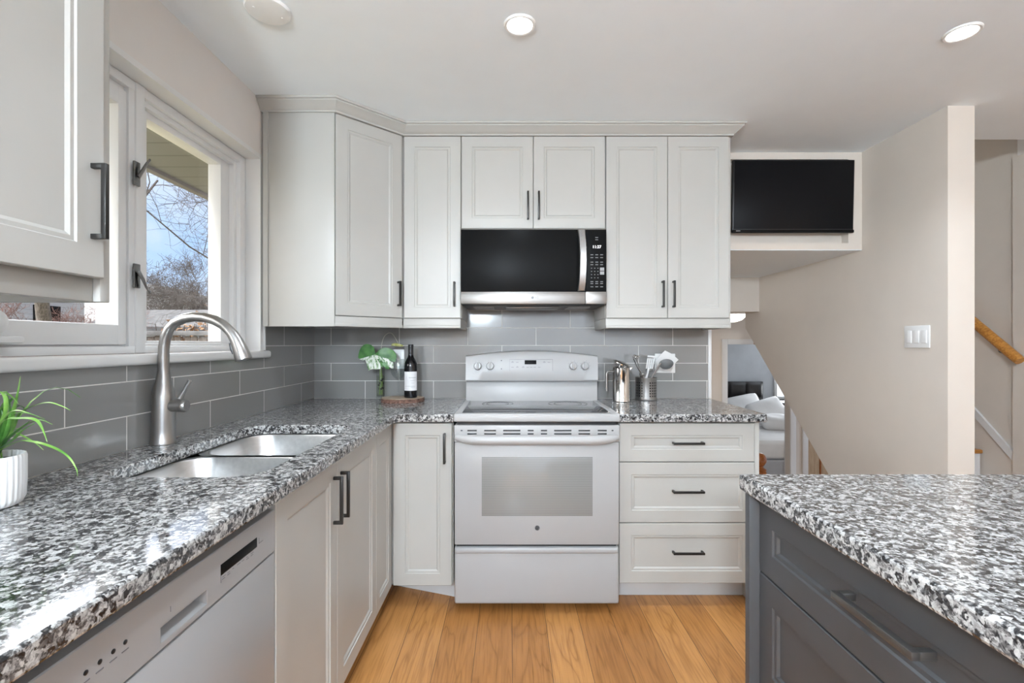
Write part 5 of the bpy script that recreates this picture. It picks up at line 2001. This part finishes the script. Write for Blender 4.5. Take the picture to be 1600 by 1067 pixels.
# bed
t = thing('bed', 'bed with a black tufted headboard in the lower bedroom', 'bed', (3.85, 7.7, LZ))
mb = MB()
hz0, hz1, hx0_, hx1_ = LZ, 0.555, 3.05, 4.58
nx, nz_ = 61, 57
rows = []
for j in range(nz_):
    row = []
    for i in range(nx):
        x = hx0_ + (hx1_ - hx0_) * i / (nx - 1)
        z = hz0 + (hz1 - hz0) * j / (nz_ - 1)
        pu = (x - hx0_) / 0.306
        pv = (z - hz1) / 0.28
        f = abs(math.sin(PI * pu)) ** 0.4 * abs(math.sin(PI * pv)) ** 0.4
        e_ = min(1, min(x - hx0_, hx1_ - x, hz1 - z + 0.0) / 0.04)
        row.append((x, 8.70 - 0.055 * f * max(0.1, e_) - 0.01, z))
    rows.append(row)
mb.sheet(rows, 0)
mb.box(hx0_, hx1_, 8.69, 8.77, hz0 + 0.001, hz1, 0.01)
obj('headboard', mb, M['leather'], t, angle=60)
mb = MB()
mb.box(3.08, 4.55, 6.62, 8.64, -0.36, -0.10, 0.06, 5)
obj('mattress', mb, M['linen'], t, angle=60)
mb = MB()
mb.box(3.06, 4.57, 6.60, 8.66, LZ + 0.001, -0.365, 0.02, 3)
obj('bed_base', mb, M['grey_linen'], t, angle=60)
def pillow(name, lab, c, sx, sy, sz, rot, grp):
    mb = MB(Matrix.Translation(c) @ rot)
    n = 14
    for sgn in (1, -1):
        rows = []
        for j in range(n + 1):
            row = []
            for i in range(n + 1):
                u, v = -1 + 2 * i / n, -1 + 2 * j / n
                k_ = (1 - u ** 4) * (1 - v ** 4)
                pin = 1 - 0.08 * (u * u * v * v) * 0 - 0.06 * (abs(u) * abs(v))
                rc = 1 - 0.16 * (u * v) ** 4
                row.append((u * sx * rc * (1 - 0.05 * (1 - v * v) * abs(u)), v * sy * rc * (1 - 0.05 * (1 - u * u) * abs(v)), sgn * sz * 1.25 * k_ ** 0.5 * (1 + 0.08 * math.sin(5 * u + 3 * v))))
            rows.append(row)
        mb.sheet(rows, 0)
    bmesh.ops.remove_doubles(mb.bm, verts=mb.bm.verts, dist=0.0005)
    ob = obj(name, mb, M['linen'], None, c, angle=70)
    tag(ob, lab, 'pillow', grp)
pillow('pillow', 'white pillow against the black headboard, farther left', Vector((4.10, 8.42, 0.12)), 0.34, 0.24, 0.10, Matrix.Rotation(R(62), 4, 'X') @ Matrix.Rotation(R(12), 4, 'Z'), 'pillows on the bed')
pillow('pillow', 'large white pillow leaning at the right side of the bed', Vector((4.28, 7.98, 0.10)), 0.34, 0.25, 0.10, Matrix.Rotation(R(52), 4, 'X') @ Matrix.Rotation(R(18), 4, 'Z'), 'pillows on the bed')
pillow('pillow', 'white pillow lying flat near the dark dresser', Vector((4.25, 7.55, 0.0)), 0.30, 0.22, 0.09, Matrix.Rotation(R(8), 4, 'X') @ Matrix.Rotation(R(-20), 4, 'Z'), 'pillows on the bed')
t = thing('dresser', 'black dresser beside the bed in the lower bedroom', 'dresser', (5.0, 8.5, LZ))
mb = MB()
mb.box(4.64, 5.5, 8.30, 8.74, LZ + 0.001, 0.22, 0.008)
obj('body', mb, M['leather'], t)
for j in range(4):
    mb = MB()
    mb.box(4.98, 5.48, 8.285, 8.30, LZ + 0.06 + 0.25 * j, LZ + 0.29 + 0.25 * j, 0.004)
    obj('drawer', mb, M['dark_steel'], t)
wn3 = thing('window_2', 'bright white bedroom window beside the bed', 'window', (5.2, 8.78, 0.2), kind='structure')
mb = MB()
rect = [(4.82, 4.87), (5.55, 5.60)]
for a, b in rect: mb.box(a, b, 8.75, 8.80, 0.23, 1.3, 0.004)
mb.box(4.82, 5.60, 8.75, 8.80, 0.23, 0.28, 0.004)
mb.box(4.82, 5.60, 8.75, 8.80, 1.25, 1.30, 0.004)
obj('frame', mb, M['trim'], wn3)
mb = MB()
mb.box(4.87, 5.55, 8.775, 8.785, 0.28, 1.25)
obj('blind', mb, M['blind'], wn3)

# ================================================================== OUTSIDE
GZ = -0.45
mb = MB()
mb.box(-60, -1.55, -20, 60, GZ - 0.2, GZ)
struct('ground_lawn', mb, M['lawn'])
# fence
t = thing('garden_fence', 'weathered wooden garden fence with grey cap rail outside the window', 'fence', (-8.5, 12.0, GZ))
random.seed(5)
mb = MB()
x = -13.0
while x < -5.0:
    wv_ = random.uniform(0.13, 0.16)
    mb.box(x, x + wv_, 12.0, 12.025, GZ, 1.43 + random.uniform(-0.012, 0.012), 0.003)
    x += wv_ + (0.02 if random.random() < 0.8 else 0.10)
obj('boards', mb, M['fence'], t)
mb = MB()
mb.box(-13.0, -5.0, 11.93, 12.06, 1.445, 1.56, 0.01)
obj('cap_rail', mb, M['fence_cap'], t)
for x in (-12.6, -10.2, -7.8, -5.4):
    mb = MB()
    mb.box(x, x + 0.1, 12.03, 12.13, GZ, 1.44, 0.004)
    obj('post', mb, M['fence'], t)

def house(name, lab, x0, x1, y0, y1, ze, zr, along, wallm, roofm, wins=()):
    t = thing(name, lab, 'building', ((x0 + x1) / 2, (y0 + y1) / 2, GZ))
    mb = MB()
    mb.box(x0, x1, y0, y1, GZ, ze)
    xm, ym_ = (x0 + x1) / 2, (y0 + y1) / 2
    if along == 'y':
        mb.prism([(x0, ze), (x1, ze), (xm, zr - 0.05)], y0, y1, 'xz')
    else:
        mb.prism([(y0, ze), (y1, ze), (ym_, zr - 0.05)], x0, x1, 'yz')
    obj('walls', mb, wallm, t)
    mb = MB()
    ov = 0.35
    if along == 'y':
        k = (zr - ze) / (xm - x0)
        mb.prism([(x0 - ov, ze - ov * k), (xm, zr), (x1 + ov, ze - ov * k), (x1 + ov, ze - ov * k + 0.14), (xm, zr + 0.16), (x0 - ov, ze - ov * k + 0.14)], y0 - ov, y1 + ov, 'xz')
    else:
        k = (zr - ze) / (ym_ - y0)
        mb.prism([(y0 - ov, ze - ov * k), (ym_, zr), (y1 + ov, ze - ov * k), (y1 + ov, ze - ov * k + 0.14), (ym_, zr + 0.16), (y0 - ov, ze - ov * k + 0.14)], x0 - ov, x1 + ov, 'yz')
    obj('roof', mb, roofm, t)
    for (a, b, c, d, face) in wins:
        mb = MB()
        if face == 'y': mb.box(a, b, y0 - 0.03, y0 + 0.01, c, d, 0.01)
        else: mb.box(x1 - 0.01, x1 + 0.03, a, b, c, d, 0.01)
        obj('window', mb, M['black_gloss'], t)
house('garden_shed', 'low grey-roofed shed behind the garden fence', -13.4, -9.4, 15.5, 19.0, 1.75, 2.30, 'x', M['siding_g'], M['shingle'])
house('neighbour_house', 'grey-roofed neighbour house beyond the fence and bare trees', -32, -20, 30, 38, 3.6, 5.4, 'y', M['siding'], M['shingle'], [(-29, -27.6, 1.4, 2.8, 'y'), (-24, -22.6, 1.4, 2.8, 'y')])
house('white_house', 'white sided neighbour house seen under the left wall cabinet', -30, -16.5, 12.5, 18.6, 4.4, 6.6, 'y', M['siding'], M['shingle'], [(14, 15.2, 1.3, 2.6, 'x'), (16.6, 17.6, 1.3, 2.6, 'x')])

lp = MB()
# hedge of brown leaves: dense small blades around twiggy stems
random.seed(13)
for k in range(1400):
    x_ = random.uniform(-9.8, -6.0)
    top = 1.95 + 0.25 * math.sin(x_ * 2.1) + random.uniform(-0.2, 0.1)
    c = Vector((x_, random.uniform(13.0, 14.2), random.uniform(-0.2, top)))
    d = Vector((random.uniform(-1, 1), random.uniform(-1, 1), random.uniform(-0.6, 0.8))) * 0.12
    lp.ribbon([c, c + d * 0.5, c + d], [0.03, 0.09, 0.02], (random.uniform(-1, 1), random.uniform(-1, 1), 0.3), 0.002)
hd_ = thing('hedge', 'rusty brown hedge behind the garden fence', 'hedge', (-7.9, 13.6, GZ))
obj('leaves', lp, M['leafpile'], hd_, angle=60)
mb = MB()
for k in range(40):
    x_ = -9.8 + 3.8 * k / 39
    mb.tube([(x_, 13.6, GZ), (x_ + random.uniform(-0.2, 0.2), 13.6 + random.uniform(-0.3, 0.3), 1.8)], [0.03, 0.01], 5)
obj('stems', mb, M['twig'], hd_)

def tree(name, lab, base, h, r, seed, spread=0.9, levels=5, lean=(0, 0), kids=(4, 3), m1=None, m2=None, grp='bare trees outside', first=0.35, droop=0.0, minr=0.004, cat='tree'):
    rnd = random.Random(seed)
    t = thing(name, lab, cat, base, grp)
    tr, br = MB(), MB()
    cnt = [0]
    def grow(p, d, L, r, lev, mbx):
        n = 6 if lev < 3 else 4
        pts, rs = [p.copy()], [r]
        q, dd_ = p.copy(), d.copy()
        for i in range(n):
            dd_ = (dd_ + Vector((rnd.uniform(-1, 1), rnd.uniform(-1, 1), rnd.uniform(-0.6, 0.9))) * (0.12 + 0.11 * lev) + Vector((0, 0, 0.05 - droop * lev))).normalized()
            q = q + dd_ * (L / n)
            pts.append(q.copy())
            rs.append(max(minr * 0.6, r * (1 - 0.62 * (i + 1) / n)))
        mbx.tube(pts, rs, 7 if lev == 0 else 5 if lev == 1 else 3, cap=(lev == 0))
        cnt[0] += 1
        if lev >= levels: return
        nk = kids[0] if lev == 0 else kids[1] + (1 if rnd.random() < 0.4 else 0)
        if lev == 0: nk = kids[0]
        for k in range(nk):
            f = rnd.uniform(first if lev == 0 else 0.25, 1.0)
            i = min(n - 1, int(f * n))
            s = f * n - i
            pp = pts[i] + (pts[i + 1] - pts[i]) * s
            ax = (pts[i + 1] - pts[i]).normalized()
            side = ax.orthogonal().normalized()
            side.rotate(Matrix.Rotation(rnd.uniform(0, 2 * PI), 3, ax))
            nd = (ax * (1 - spread * 0.5) + side * spread).normalized()
            rr_ = max(minr, rs[i] * 0.52)
            grow(pp, nd, L * rnd.uniform(0.52, 0.78), rr_, lev + 1, br)
    grow(Vector(base), Vector((lean[0], lean[1], 1)).normalized(), h, r, 0, tr)
    obj('trunk', tr, m1 or M['barkt'], t, angle=60)
    obj('branches', br, m2 or M['twig'], t, angle=60)
    return t
tree('bare_tree', 'large bare tree whose long branches reach across the right window light', (-4.55, 9.4, GZ), 4.4, 0.055, 4, 1.0, 5, (-0.06, -0.02), (11, 3), droop=0.004, first=0.3, minr=0.0035)
tree('bare_tree', 'thick trunked bare tree seen under the left wall cabinet', (-7.80, 8.1, GZ), 4.2, 0.145, 9, 0.8, 4, (0.02, 0), (5, 3), first=0.6)
tree('bare_tree', 'smaller bare tree between the shed and the far house', (-14.4, 22.5, GZ), 2.6, 0.07, 21, 0.9, 5, (0, 0), (9, 4), first=0.3, minr=0.008)
tree('bare_tree', 'bare tree right of the shed beyond the fence', (-12.6, 26.5, GZ), 2.9, 0.08, 33, 0.85, 5, (0.05, 0), (9, 4), first=0.3, minr=0.009)
tree('bare_tree', 'tall bare tree left of the shed beyond the fence', (-19.5, 26.5, GZ), 3.4, 0.09, 41, 0.9, 5, (0.02, 0), (9, 4), first=0.3, minr=0.009)
tree('bare_bush', 'reddish bare bush in front of the white house', (-9.9, 10.9, GZ), 1.35, 0.03, 55, 0.75, 5, (0, 0), (12, 4), M['twig_r'], M['twig_r'], 'bare bushes outside', 0.05, minr=0.004, cat='bush')
tree('bare_bush', 'pale brown bush left of the thick tree trunk', (-10.1, 9.5, GZ), 1.3, 0.03, 56, 0.75, 5, (0, 0), (10, 4), M['twig'], M['twig_r'], 'bare bushes outside', 0.05, minr=0.004, cat='bush')
